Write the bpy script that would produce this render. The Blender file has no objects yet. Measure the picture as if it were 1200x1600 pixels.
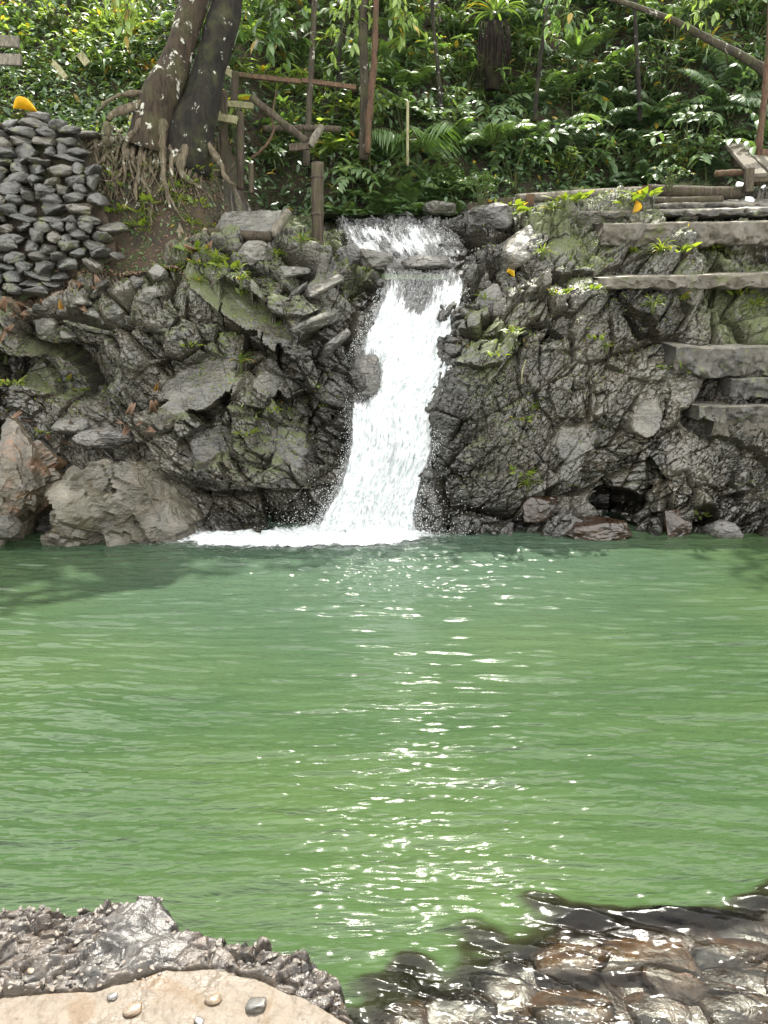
import bpy, bmesh, math, random
import numpy as np
from mathutils import Vector, Matrix

random.seed(7)
rng = np.random.default_rng(7)
scene = bpy.context.scene
COL = scene.collection

# ------------------------------------------------------------------ camera
CAM_H = 1.65
PITCH = math.radians(14.6)
FPX = 26.0 / 36.0 * 1600.0
cp, sp = math.cos(PITCH), math.sin(PITCH)

cam_data = bpy.data.cameras.new("camera")
cam = bpy.data.objects.new("camera", cam_data)
COL.objects.link(cam)
cam.location = (0, 0, CAM_H)
cam.rotation_euler = (math.pi / 2 - PITCH, 0, 0)
cam_data.sensor_fit = 'VERTICAL'
cam_data.sensor_height = 36.0
cam_data.sensor_width = 27.0
cam_data.lens = 26.0
cam_data.clip_start = 0.05
cam_data.clip_end = 500
scene.camera = cam


def at(px, py, Y):
    """world point on the ray through photo pixel (px, py) at depth Y"""
    a = (px - 600.0) / FPX
    b = (800.0 - py) / FPX
    dy = cp + b * sp
    dz = -sp + b * cp
    t = Y / dy
    return np.array([a * t, Y, CAM_H + dz * t])


def at_z(px, py, z):
    a = (px - 600.0) / FPX
    b = (800.0 - py) / FPX
    dy = cp + b * sp
    dz = -sp + b * cp
    t = (z - CAM_H) / dz
    return np.array([a * t, dy * t, z])


def pxm(n, Y):
    """size in metres of n photo pixels at depth Y"""
    return n * Y / FPX


# ------------------------------------------------------------------ noise
def _hash(ix, iy, iz, seed):
    h = (ix.astype(np.int64) * 73856093) ^ (iy.astype(np.int64) * 19349663) ^ (iz.astype(np.int64) * 83492791) ^ (seed * 2654435761)
    h = h & 0xFFFFFFFF
    h = ((h ^ (h >> 16)) * 0x45d9f3b) & 0xFFFFFFFF
    h = ((h ^ (h >> 16)) * 0x45d9f3b) & 0xFFFFFFFF
    return h ^ (h >> 16)


def _rnd(h, k):
    h = ((h + k * 0x9E3779B9) & 0xFFFFFFFF)
    h = ((h ^ (h >> 15)) * 0x2c1b3c6d) & 0xFFFFFFFF
    h = ((h ^ (h >> 12)) * 0x297a2d39) & 0xFFFFFFFF
    return ((h ^ (h >> 15)) & 0xFFFFFF).astype(np.float32) / float(0xFFFFFF)


def vnoise(p, seed=0):
    """smooth value noise -1..1, p (N,3)"""
    f = np.floor(p)
    i = f.astype(np.int64)
    w = (p - f).astype(np.float32)
    w = w * w * w * (w * (w * 6 - 15) + 10)
    out = np.zeros(len(p), np.float32)
    for dx in (0, 1):
        wx = w[:, 0] if dx else 1 - w[:, 0]
        for dy in (0, 1):
            wy = w[:, 1] if dy else 1 - w[:, 1]
            for dz in (0, 1):
                wz = w[:, 2] if dz else 1 - w[:, 2]
                out += wx * wy * wz * _rnd(_hash(i[:, 0] + dx, i[:, 1] + dy, i[:, 2] + dz, seed), 1)
    return out * 2 - 1


def fbm(p, octaves=4, seed=0, lac=2.03, gain=0.5):
    a, s, out = 1.0, 1.0, np.zeros(len(p), np.float32)
    for o in range(octaves):
        out += a * vnoise(p * s + o * 17.3, seed + o)
        a *= gain
        s *= lac
    return out


def facets(q, seed=0, chunk=150000):
    """fractured blocks: every Voronoi cell of q gets its own tilted plane; returns plane height and edge distance"""
    N = len(q)
    H = np.empty(N, np.float32)
    E = np.empty(N, np.float32)
    for s in range(0, N, chunk):
        p = q[s:s + chunk].astype(np.float32)
        i = np.floor(p).astype(np.int64)
        f1 = np.full(len(p), 9.0, np.float32)
        f2 = np.full(len(p), 9.0, np.float32)
        bid = np.zeros(len(p), np.int64)
        bc = np.zeros((len(p), 3), np.float32)
        for dx in (-1, 0, 1):
            for dy in (-1, 0, 1):
                for dz in (-1, 0, 1):
                    h = _hash(i[:, 0] + dx, i[:, 1] + dy, i[:, 2] + dz, seed)
                    c = np.stack([i[:, 0] + dx + _rnd(h, 1), i[:, 1] + dy + _rnd(h, 2), i[:, 2] + dz + _rnd(h, 3)], 1).astype(np.float32)
                    d = np.sqrt(((p - c) ** 2).sum(1))
                    near = d < f1
                    f2 = np.where(near, f1, np.minimum(f2, d))
                    f1 = np.where(near, d, f1)
                    bid = np.where(near, h, bid)
                    bc[near] = c[near]
        g = np.stack([_rnd(bid, 5), _rnd(bid, 6), _rnd(bid, 7)], 1) * 2 - 1
        H[s:s + chunk] = (_rnd(bid, 4) * 2 - 1) * 0.8 + ((p - bc) * g).sum(1) * 1.5
        E[s:s + chunk] = f2 - f1
    return H, E


def sstep(a, b, x):
    t = np.clip((x - a) / (b - a), 0, 1)
    return t * t * (3 - 2 * t)


# ------------------------------------------------------------------ mesh helpers
def new_mesh(name, V, quads=None, tris=None, smooth=True, attrs=None):
    me = bpy.data.meshes.new(name)
    V = np.asarray(V, np.float32)
    nq = 0 if quads is None else len(quads)
    nt = 0 if tris is None else len(tris)
    me.vertices.add(len(V))
    me.vertices.foreach_set("co", V.ravel())
    me.loops.add(nq * 4 + nt * 3)
    me.polygons.add(nq + nt)
    idx, start = [], []
    if nq:
        idx.append(np.asarray(quads, np.int32).ravel())
        start.append(np.arange(nq, dtype=np.int32) * 4)
    if nt:
        idx.append(np.asarray(tris, np.int32).ravel())
        start.append(nq * 4 + np.arange(nt, dtype=np.int32) * 3)
    me.loops.foreach_set("vertex_index", np.concatenate(idx))
    me.polygons.foreach_set("loop_start", np.concatenate(start))
    me.update(calc_edges=True)
    me.polygons.foreach_set("use_smooth", np.full(nq + nt, smooth, dtype=bool))
    for k, v in (attrs or {}).items():
        at_ = me.attributes.new(k, 'FLOAT', 'POINT')
        at_.data.foreach_set("value", np.asarray(v, np.float32))
    me.validate()
    return me


def grid_quads(ny, nx):
    i = np.arange((ny - 1) * (nx - 1))
    r, c = i // (nx - 1), i % (nx - 1)
    a = r * nx + c
    return np.stack([a, a + 1, a + nx + 1, a + nx], 1)


def link(name, me, mat=None, parent=None):
    o = bpy.data.objects.new(name, me)
    COL.objects.link(o)
    if mat is not None and me is not None and len(me.materials) == 0:
        me.materials.append(mat)
    if parent is not None:
        o.parent = parent
    return o


def thing(name, label, cat, loc=(0, 0, 0), group=None):
    o = bpy.data.objects.new(name, None)
    COL.objects.link(o)
    o.location = tuple(float(v) for v in loc)
    o.empty_display_size = 0.1
    return tag(o, label, cat, group)


def tag(o, label=None, cat=None, group=None, kind=None):
    if label:
        o["label"] = label
    if cat:
        o["category"] = cat
    if group:
        o["group"] = group
    if kind:
        o["kind"] = kind
    return o


class MB:
    """collects pieces into one mesh"""
    def __init__(self):
        self.V, self.Q, self.T, self.R, self.n = [], [], [], [], 0

    def add(self, V, Q=None, T=None, rnd=0.5):
        V = np.asarray(V, np.float32)
        self.V.append(V)
        self.R.append(np.broadcast_to(np.asarray(rnd, np.float32), (len(V),)))
        if Q is not None and len(Q):
            self.Q.append(np.asarray(Q) + self.n)
        if T is not None and len(T):
            self.T.append(np.asarray(T) + self.n)
        self.n += len(V)
        return self

    def tube(self, pts, radii, sides=8, rough=0.0, seed=0, cap=True, rnd=0.5):
        pts = np.asarray(pts, np.float64)
        n = len(pts)
        radii = np.broadcast_to(np.asarray(radii, np.float64), (n,))
        tan = np.gradient(pts, axis=0)
        tan /= np.linalg.norm(tan, axis=1, keepdims=True) + 1e-9
        ref = np.array([0.31, 0.2, 0.93])
        if abs(tan.mean(0) @ ref) > 0.8:
            ref = np.array([0.9, -0.35, 0.1])
        u = np.cross(tan, ref)
        u /= np.linalg.norm(u, axis=1, keepdims=True) + 1e-9
        v = np.cross(tan, u)
        ang = np.linspace(0, 2 * math.pi, sides, endpoint=False)
        ring = np.cos(ang)[None, :, None] * u[:, None, :] + np.sin(ang)[None, :, None] * v[:, None, :]
        P = pts[:, None, :] + ring * radii[:, None, None]
        if rough:
            fl = P.reshape(-1, 3)
            d = fbm(fl * (0.6 / max(radii.max(), 1e-3)) + seed * 3.1, 3, seed)
            P = P + ring * (d.reshape(n, sides, 1) * rough * radii[:, None, None])
        V = P.reshape(-1, 3)
        r, c = np.meshgrid(np.arange(n - 1), np.arange(sides), indexing='ij')
        a = (r * sides + c).ravel()
        b = (r * sides + (c + 1) % sides).ravel()
        Q = np.stack([a, b, b + sides, a + sides], 1)
        T = None
        if cap:
            V = np.vstack([V, pts[0], pts[-1]])
            k = np.arange(sides)
            T = np.vstack([np.stack([(k + 1) % sides, k, np.full(sides, n * sides)], 1),
                           np.stack([(n - 1) * sides + k, (n - 1) * sides + (k + 1) % sides, np.full(sides, n * sides + 1)], 1)])
        return self.add(V, Q, T, rnd)

    def board(self, p0, p1, w, t, up=(0, 0, 1), sub=10, rough=0.004, seed=0):
        """sawn board from p0 to p1, width w (across), thickness t (along up), slightly uneven"""
        p0, p1 = np.asarray(p0, float), np.asarray(p1, float)
        d = p1 - p0
        L = np.linalg.norm(d)
        d /= L
        up = np.asarray(up, float)
        s = np.cross(d, up)
        s /= np.linalg.norm(s)
        up = np.cross(s, d)
        prof = []
        c = 0.12
        for (x, y) in ((-1, -1), (1, -1), (1, 1), (-1, 1)):
            prof += [(x * (1 - c) if k == (0 if (x * y > 0) else 1) else x, y * (1 - c) if k == (1 if (x * y > 0) else 0) else y) for k in (0, 1)]
        prof = np.array(prof)
        ang = np.arctan2(prof[:, 1], prof[:, 0])
        prof = prof[np.argsort(ang)]
        m = len(prof)
        tt = np.linspace(0, 1, sub + 1)
        P = p0[None, None] + d * (tt[:, None, None] * L) + s * (prof[None, :, 0, None] * w / 2) + up * (prof[None, :, 1, None] * t / 2)
        V = P.reshape(-1, 3)
        V = V + (fbm(V * 9 + seed * 7.7, 3, seed)[:, None] * rough) * (s + up)
        r, cc = np.meshgrid(np.arange(sub), np.arange(m), indexing='ij')
        a = (r * m + cc).ravel()
        b = (r * m + (cc + 1) % m).ravel()
        Q = np.stack([a, b, b + m, a + m], 1)
        V = np.vstack([V, V[:m].mean(0), V[-m:].mean(0)])
        k = np.arange(m)
        T = np.vstack([np.stack([(k + 1) % m, k, np.full(m, (sub + 1) * m)], 1),
                       np.stack([sub * m + k, sub * m + (k + 1) % m, np.full(m, (sub + 1) * m + 1)], 1)])
        return self.add(V, Q, T)

    def mesh(self, name, smooth=True, extra=None):
        V = np.concatenate(self.V)
        Q = np.concatenate(self.Q) if self.Q else None
        T = np.concatenate(self.T) if self.T else None
        at_ = {"rnd": np.concatenate(self.R)}
        at_.update(extra or {})
        return new_mesh(name, V, Q, T, smooth, at_)

    def build(self, name, mat, parent=None, smooth=True):
        return link(name, self.mesh(name, smooth), mat, parent)


def curve_pts(ctrl, n=24):
    """Catmull-Rom through control points"""
    c = np.asarray(ctrl, float)
    c = np.vstack([2 * c[0] - c[1], c, 2 * c[-1] - c[-2]])
    out = []
    m = len(c) - 3
    for t in np.linspace(0, m - 1e-6, n):
        i = int(t)
        f = t - i
        p0, p1, p2, p3 = c[i], c[i + 1], c[i + 2], c[i + 3]
        out.append(0.5 * ((2 * p1) + (-p0 + p2) * f + (2 * p0 - 5 * p1 + 4 * p2 - p3) * f * f + (-p0 + 3 * p1 - 3 * p2 + p3) * f ** 3))
    return np.array(out)


# ------------------------------------------------------------------ materials
class NT:
    def __init__(self, name):
        self.m = bpy.data.materials.new(name)
        self.m.use_nodes = True
        self.t = self.m.node_tree
        self.t.nodes.clear()
        self.out = self.n('ShaderNodeOutputMaterial')

    def n(self, typ, **kw):
        nd = self.t.nodes.new(typ)
        for k, v in kw.items():
            setattr(nd, k, v)
        return nd

    def l(self, a, b):
        self.t.links.new(a, b)

    def setin(self, sock, v):
        if isinstance(v, bpy.types.NodeSocket):
            self.l(v, sock)
        elif v is not None:
            if sock.type == 'RGBA' and len(v) == 3:
                v = (*v, 1)
            sock.default_value = v

    def pos(self):
        return self.n('ShaderNodeNewGeometry').outputs['Position']

    def obj(self):
        return self.n('ShaderNodeTexCoord').outputs['Object']

    def mapping(self, vec, scale=(1, 1, 1), rot=(0, 0, 0), loc=(0, 0, 0)):
        m = self.n('ShaderNodeMapping')
        self.l(vec, m.inputs['Vector'])
        m.inputs['Scale'].default_value = scale
        m.inputs['Rotation'].default_value = rot
        m.inputs['Location'].default_value = loc
        return m.outputs[0]

    def noise(self, vec, scale, detail=4, rough=0.55, dist=0.0):
        nd = self.n('ShaderNodeTexNoise')
        if vec is not None:
            self.l(vec, nd.inputs['Vector'])
        nd.inputs['Scale'].default_value = scale
        nd.inputs['Detail'].default_value = detail
        nd.inputs['Roughness'].default_value = rough
        nd.inputs['Distortion'].default_value = dist
        return nd.outputs['Fac']

    def voro(self, vec, scale, feature='DISTANCE_TO_EDGE', out=0):
        nd = self.n('ShaderNodeTexVoronoi', feature=feature)
        self.l(vec, nd.inputs['Vector'])
        nd.inputs['Scale'].default_value = scale
        return nd.outputs[out]

    def ramp(self, fac, a, b, va=0.0, vb=1.0, smooth=True):
        nd = self.n('ShaderNodeMapRange')
        nd.interpolation_type = 'SMOOTHSTEP' if smooth else 'LINEAR'
        self.setin(nd.inputs['Value'], fac)
        for k, v in (('From Min', a), ('From Max', b), ('To Min', va), ('To Max', vb)):
            nd.inputs[k].default_value = v
        return nd.outputs['Result']

    def math(self, op, a, b=None, c=None):
        nd = self.n('ShaderNodeMath', operation=op)
        for k, v in enumerate((a, b, c)):
            if v is not None:
                self.setin(nd.inputs[k], v)
        return nd.outputs[0]

    def mix(self, fac, a, b, mode='MIX'):
        nd = self.n('ShaderNodeMix', data_type='RGBA', blend_type=mode)
        self.setin(nd.inputs['Factor'], fac)
        self.setin(nd.inputs[6], a)
        self.setin(nd.inputs[7], b)
        return nd.outputs[2]

    def attr(self, name):
        nd = self.n('ShaderNodeAttribute', attribute_name=name)
        return nd.outputs['Fac']

    def bump(self, h, strength=0.5, dist=0.02, normal=None):
        nd = self.n('ShaderNodeBump')
        nd.inputs['Strength'].default_value = strength
        nd.inputs['Distance'].default_value = dist
        self.l(h, nd.inputs['Height'])
        if normal is not None:
            self.l(normal, nd.inputs['Normal'])
        return nd.outputs[0]

    def principled(self, **kw):
        nd = self.n('ShaderNodeBsdfPrincipled')
        for k, v in kw.items():
            self.setin(nd.inputs[k.replace('_', ' ')], v)
        return nd.outputs[0]

    def done(self, shader):
        self.l(shader, self.out.inputs['Surface'])
        return self.m


def rock_material(name, dark, light, brown, brown_amt=0.35, rot=(0, 0.6, 0), moss=True, rough=(0.62, 0.25), bump=1.0, scale=1.0, use_obj=False, speck=0.5, cracks=True, stretch=(1.6, 2.0, 9.0), vary=False):
    k = NT(name)
    P = k.obj() if use_obj else k.pos()
    n1 = k.noise(P, 1.7 * scale, 5, 0.6, 0.4)
    n2 = k.noise(P, 7.0 * scale, 5, 0.65, 0.3)
    n3 = k.noise(P, 55.0 * scale, 3, 0.6)
    S = k.mapping(P, stretch, rot)
    st = k.noise(S, 4.0 * scale, 8, 0.75, 0.8)
    c = k.mix(k.ramp(n1, 0.35, 0.68), dark, light)
    c = k.mix(k.math('MULTIPLY', k.ramp(n2, 0.48, 0.7), brown_amt), c, brown)
    c = k.mix(k.ramp(st, 0.42, 0.7, 0.0, 0.5), c, tuple(min(1, v * 1.7 + 0.015) for v in light))
    c = k.mix(k.ramp(n3, 0.3, 0.75, 0.0, speck), c, tuple(v * 0.45 for v in dark))
    if vary:
        oi = k.n('ShaderNodeObjectInfo').outputs['Random']
        c = k.mix(k.ramp(oi, 0.6, 1.0, 0, 0.6), c, k.mix(0.5, c, (0.12, 0.098, 0.064)))
        c = k.mix(k.ramp(oi, 0.4, 0.0, 0, 0.6), c, (0.02, 0.02, 0.018))
        mn0 = k.noise(k.pos(), 7, 5, 0.7)
        c = k.mix(k.ramp(mn0, 0.55, 0.66, 0, 0.8), c, (0.06, 0.07, 0.018))
    wetn = k.noise(P, 2.3 * scale, 4, 0.6)
    wet = k.ramp(wetn, 0.38, 0.62)
    wv = k.n('ShaderNodeVectorMath', operation='ADD')
    nc = k.n('ShaderNodeTexNoise')
    nc.inputs['Scale'].default_value = 7 * scale
    nc.inputs['Detail'].default_value = 4
    k.l(P, nc.inputs['Vector'])
    sc_ = k.n('ShaderNodeVectorMath', operation='SCALE')
    k.l(nc.outputs['Color'], sc_.inputs[0])
    sc_.inputs['Scale'].default_value = 0.22 / scale
    k.l(k.mapping(P, (1, 1, 1.5), rot), wv.inputs[0])
    k.l(sc_.outputs[0], wv.inputs[1])
    crack = k.voro(wv.outputs[0], 4.5 * scale)
    crk = k.math('MAXIMUM', k.ramp(crack, 0.0, 0.028), k.ramp(k.noise(P, 2.6 * scale, 3), 0.46, 0.56))
    if cracks:
        c = k.mix(crk, k.mix(0.6, c, (0.01, 0.01, 0.008)), c)
    rgh = k.ramp(wet, 0, 1, rough[0], rough[1], False)
    if moss:
        w = k.attr('wet')
        rgh = k.math('SUBTRACT', rgh, k.math('MULTIPLY', w, 0.2))
        c = k.mix(k.math('MULTIPLY', w, 0.7), c, tuple(v * 0.45 for v in dark))
        ms = k.attr('moss')
        mn = k.noise(P, 11.0, 6, 0.75)
        mfac = k.ramp(k.math('ADD', k.math('MULTIPLY', mn, 0.9), ms), 0.82, 1.02)
        mc = k.mix(k.noise(P, 30, 3), (0.026, 0.036, 0.009), (0.068, 0.078, 0.022))
        c = k.mix(mfac, c, mc)
        rgh = k.math('MAXIMUM', rgh, k.math('MULTIPLY', mfac, 0.85))
        dr = k.attr('dirt')
        dn = k.noise(P, 9.0, 5, 0.7)
        dfac = k.ramp(k.math('ADD', k.math('MULTIPLY', dn, 0.8), dr), 0.85, 1.05)
        dc = k.mix(k.noise(P, 40, 4, 0.7), (0.09, 0.06, 0.035), (0.30, 0.23, 0.145))
        c = k.mix(dfac, c, dc)
        rgh = k.math('MAXIMUM', rgh, k.math('MULTIPLY', dfac, 0.8))
    h = k.math('ADD', k.math('MULTIPLY', st, 1.0), k.math('MULTIPLY', n2, 0.5))
    h = k.math('ADD', h, k.math('MULTIPLY', n3, 0.16))
    if cracks:
        h = k.math('ADD', h, k.math('MULTIPLY', crk, 0.25))
    chip = k.n('ShaderNodeTexVoronoi', feature='F1', distance='MANHATTAN')
    k.l(k.mapping(wv.outputs[0], (1, 1, 1.6), rot), chip.inputs['Vector'])
    chip.inputs['Scale'].default_value = 17 * scale
    chip2 = k.n('ShaderNodeTexVoronoi', feature='F1', distance='MANHATTAN')
    k.l(k.mapping(wv.outputs[0], (1, 1, 1.6), rot), chip2.inputs['Vector'])
    chip2.inputs['Scale'].default_value = 41 * scale
    h = k.math('ADD', k.math('MULTIPLY', h, 0.55), k.math('ADD', k.math('MULTIPLY', chip.outputs['Distance'], -0.26), k.math('MULTIPLY', chip2.outputs['Distance'], -0.06)))
    h = k.math('MULTIPLY', h, k.ramp(k.noise(P, 1.5 * scale, 4, 0.6), 0.38, 0.66, 0.3, 1.05))
    nrm = k.bump(h, 0.8 * bump, 0.035 / scale)
    return k.done(k.principled(Base_Color=c, Roughness=rgh, Normal=nrm, Specular_IOR_Level=0.75))


def leaf_material(name, c1, c2, trans=0.35, gloss=0.32, yellow=0.03):
    k = NT(name)
    r = k.attr('rnd')
    oi = k.n('ShaderNodeObjectInfo').outputs['Random']
    f = k.math('ADD', k.math('MULTIPLY', r, 0.7), k.math('MULTIPLY', oi, 0.3))
    c = k.mix(f, c1, c2)
    yl = k.math('GREATER_THAN', r, 1.0 - yellow)
    c = k.mix(yl, c, (0.28, 0.2, 0.03))
    n = k.noise(k.pos(), 25, 3)
    c = k.mix(k.ramp(n, 0.35, 0.75, 0, 0.35), c, tuple(v * 0.45 for v in c1))
    p = k.principled(Base_Color=c, Roughness=gloss, Specular_IOR_Level=0.5)
    tr = k.n('ShaderNodeBsdfTranslucent')
    tc = k.mix(1.0, c, (1.5, 1.5, 0.55), 'MULTIPLY')
    k.l(tc, tr.inputs['Color'])
    mx = k.n('ShaderNodeMixShader')
    mx.inputs[0].default_value = trans
    k.l(p, mx.inputs[1])
    k.l(tr.outputs[0], mx.inputs[2])
    return k.done(mx.outputs[0])


def bark_material(name, dark, light, lichen=0.0, scale=1.0, stretch=0.25):
    k = NT(name)
    P = k.pos()
    S = k.mapping(P, (1, 1, stretch))
    n1 = k.noise(S, 28 * scale, 6, 0.75, 0.6)
    n2 = k.noise(P, 5 * scale, 4, 0.6)
    c = k.mix(k.ramp(n1, 0.3, 0.7), dark, light)
    c = k.mix(k.ramp(n2, 0.45, 0.7, 0, 0.5), c, (0.05, 0.055, 0.02))
    if lichen:
        ln = k.noise(P, 9, 6, 0.7, 0.5)
        c = k.mix(k.ramp(ln, 0.66 - 0.08 * lichen, 0.70 - 0.06 * lichen), c, (0.36, 0.36, 0.3))
    nrm = k.bump(k.math('ADD', n1, k.math('MULTIPLY', n2, 0.7)), 1.0, 0.03)
    return k.done(k.principled(Base_Color=c, Roughness=0.85, Normal=nrm, Specular_IOR_Level=0.2))


M = {}
M['rock_left'] = rock_material('rock_left', (0.017, 0.016, 0.012), (0.088, 0.081, 0.060), (0.080, 0.053, 0.028), 0.5, (0, 0.6, 0), True, (0.40, 0.12))
M['boulder'] = rock_material('boulder_rock', (0.021, 0.019, 0.012), (0.076, 0.067, 0.042), (0.078, 0.047, 0.022), 0.45, (0.3, 0.4, 0), False, (0.65, 0.3), 1.3, 1.3)
M['boulder_orange'] = rock_material('boulder_orange', (0.024, 0.020, 0.012), (0.075, 0.062, 0.038), (0.15, 0.062, 0.02), 0.9, (0.3, 0.4, 0), False, (0.65, 0.3), 1.3, 0.9)
M['wet_rock'] = rock_material('wet_rock', (0.03, 0.028, 0.024), (0.10, 0.095, 0.085), (0.09, 0.06, 0.03), 0.3, (0, 0.4, 0), False, (0.4, 0.14), 1.0, 1.2)
M['grey_rock'] = rock_material('grey_rock', (0.035, 0.034, 0.028), (0.115, 0.11, 0.09), (0.14, 0.10, 0.06), 0.3, (0, 0.5, 0), False, (0.6, 0.26), 1.0, 1.2)
M['wall_stone'] = rock_material('wall_stone', (0.011, 0.011, 0.0095), (0.052, 0.05, 0.042), (0.045, 0.037, 0.022), 0.4, (0.3, 0.2, 0), False, (0.5, 0.2), 1.0, 2.5, vary=True)
M['brown_rock'] = rock_material('brown_rock', (0.008, 0.0045, 0.0022), (0.026, 0.0135, 0.006), (0.06, 0.025, 0.007), 0.6, (0, 0.3, 0), False, (0.35, 0.08), 0.6, 2.0, cracks=False)
M['amber_rock'] = rock_material('amber_rock', (0.012, 0.006, 0.0022), (0.042, 0.019, 0.005), (0.075, 0.03, 0.006), 0.6, (0, 0.3, 0), False, (0.3, 0.08), 0.5, 2.0, cracks=False)
M['schist'] = rock_material('schist', (0.014, 0.012, 0.010), (0.09, 0.075, 0.058), (0.2, 0.13, 0.08), 0.35, (0.2, -0.5, 0), False, (0.75, 0.5), 0.8, 4.0)
M['pebble'] = rock_material('pebble', (0.02, 0.019, 0.017), (0.065, 0.06, 0.052), (0.18, 0.11, 0.06), 0.3, (0, 0, 0), False, (0.5, 0.2), 0.3, 9.0, True)
M['pebble_tan'] = rock_material('pebble_tan', (0.07, 0.05, 0.03), (0.14, 0.10, 0.06), (0.2, 0.10, 0.035), 0.5, (0, 0, 0), False, (0.55, 0.3), 0.3, 9.0, True)
M['concrete_top'] = rock_material('toplit_concrete', (0.05, 0.046, 0.036), (0.155, 0.142, 0.112), (0.16, 0.12, 0.07), 0.4, (0, 0, 0), False, (0.85, 0.6), 1.0, 3.0, stretch=(1.2, 1.2, 1.2), cracks=False, vary=True)  # step tops: paler copy of the concrete, sunlight put into the colour
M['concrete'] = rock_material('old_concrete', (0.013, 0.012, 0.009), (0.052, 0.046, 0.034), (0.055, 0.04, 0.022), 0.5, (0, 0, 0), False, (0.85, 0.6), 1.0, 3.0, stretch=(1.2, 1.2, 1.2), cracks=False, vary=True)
M['bark'] = bark_material('bark_lichen', (0.010, 0.0075, 0.005), (0.045, 0.032, 0.020), 1.0)
M['bark_dark'] = bark_material('bark_dark', (0.005, 0.0045, 0.004), (0.018, 0.015, 0.011), 0.7)
M['bark_root'] = bark_material('bark_root', (0.03, 0.024, 0.015), (0.14, 0.115, 0.078), 0.9)
M['bark_thin'] = bark_material('bark_thin', (0.018, 0.015, 0.011), (0.062, 0.052, 0.036), 0.6)
M['fibre'] = bark_material('fibre', (0.004, 0.003, 0.0025), (0.018, 0.011, 0.008), 0.0)
M['bark_red'] = bark_material('bark_reddish', (0.035, 0.02, 0.013), (0.10, 0.058, 0.036), 0.2)
M['wood'] = bark_material('weathered_wood', (0.022, 0.017, 0.012), (0.085, 0.068, 0.048), 0.0, 1.6, 0.1)
M['wood_grey'] = bark_material('grey_wood', (0.07, 0.062, 0.05), (0.2, 0.18, 0.145), 0.0, 1.6, 0.3)
M['wood_pale'] = bark_material('pale_wood', (0.14, 0.132, 0.07), (0.29, 0.275, 0.16), 0.0, 1.3, 0.4)
M['wood_brown'] = bark_material('brown_wood', (0.05, 0.03, 0.019), (0.12, 0.075, 0.046), 0.0, 1.6, 0.3)
M['stem'] = bark_material('green_stem', (0.03, 0.045, 0.015), (0.09, 0.10, 0.04), 0.0, 1.0)
M['leaf_broad'] = leaf_material('leaf_broad', (0.045, 0.092, 0.03), (0.125, 0.19, 0.07), 0.35, 0.34)
M['leaf_light'] = leaf_material('leaf_light', (0.11, 0.185, 0.045), (0.25, 0.33, 0.1), 0.42, 0.4, 0.05)
M['leaf_dark'] = leaf_material('leaf_dark', (0.032, 0.066, 0.028), (0.085, 0.14, 0.06), 0.3, 0.34, 0.02)
M['leaf_fern'] = leaf_material('leaf_fern', (0.06, 0.118, 0.036), (0.14, 0.215, 0.07), 0.4, 0.45)
M['leaf_strap'] = leaf_material('leaf_strap', (0.065, 0.115, 0.035), (0.17, 0.235, 0.085), 0.35, 0.34, 0.08)
M['leaf_moss'] = leaf_material('leaf_moss', (0.066, 0.114, 0.014), (0.180, 0.222, 0.036), 0.4, 0.5, 0.06)
M['leaf_orange'] = leaf_material('leaf_orange', (0.22, 0.13, 0.02), (0.4, 0.22, 0.04), 0.4, 0.5)
M['leaf_yellow'] = leaf_material('leaf_yellow', (0.55, 0.33, 0.01), (0.65, 0.42, 0.02), 0.3, 0.4, 0)
M['leaf_litter'] = leaf_material('leaf_litter', (0.09, 0.045, 0.025), (0.3, 0.2, 0.13), 0.2, 0.6, 0.1)


def simple_mat(name, col, rough=0.6):
    k = NT(name)
    n = k.noise(k.pos(), 30, 4)
    c = k.mix(k.ramp(n, 0.3, 0.7, 0, 0.4), col, tuple(v * 0.6 for v in col))
    return k.done(k.principled(Base_Color=c, Roughness=rough))


M['white_plastic'] = simple_mat('white_plastic', (0.75, 0.75, 0.72), 0.4)

# hillside soil
k = NT('forest_soil')
P = k.pos()
c = k.mix(k.ramp(k.noise(P, 3, 5), 0.35, 0.65), (0.014, 0.011, 0.007), (0.05, 0.034, 0.02))
c = k.mix(k.ramp(k.noise(P, 9, 5), 0.5, 0.65, 0, 0.8), c, (0.03, 0.045, 0.012))
M['soil'] = k.done(k.principled(Base_Color=c, Roughness=0.9, Normal=k.bump(k.noise(P, 14, 6, 0.7), 0.9, 0.05)))

# ------------------------------------------------------------------ world and sun
SUN_EL = math.radians(61)
SUN_AZ = math.radians(6)      # to the right of +Y (view direction), sun in front of the camera
w = bpy.data.worlds.new("World")
scene.world = w
w.use_nodes = True
nt = w.node_tree
nt.nodes.clear()
wo = nt.nodes.new('ShaderNodeOutputWorld')
bg = nt.nodes.new('ShaderNodeBackground')
sky = nt.nodes.new('ShaderNodeTexSky')
sky.sky_type = 'NISHITA'
sky.sun_disc = False
sky.sun_elevation = SUN_EL
sky.sun_rotation = SUN_AZ
sky.dust_density = 3.0
sky.air_density = 1.2
tc = nt.nodes.new('ShaderNodeTexCoord')
cn = nt.nodes.new('ShaderNodeTexNoise')
cn.inputs['Scale'].default_value = 3.2
cn.inputs['Detail'].default_value = 5
nt.links.new(tc.outputs['Generated'], cn.inputs['Vector'])
mr = nt.nodes.new('ShaderNodeMapRange')
mr.interpolation_type = 'SMOOTHSTEP'
mr.inputs['From Min'].default_value = 0.34
mr.inputs['From Max'].default_value = 0.52
nt.links.new(cn.outputs['Fac'], mr.inputs['Value'])
mxw = nt.nodes.new('ShaderNodeMix')
mxw.data_type = 'RGBA'
nt.links.new(mr.outputs['Result'], mxw.inputs['Factor'])
nt.links.new(sky.outputs[0], mxw.inputs[6])
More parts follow.
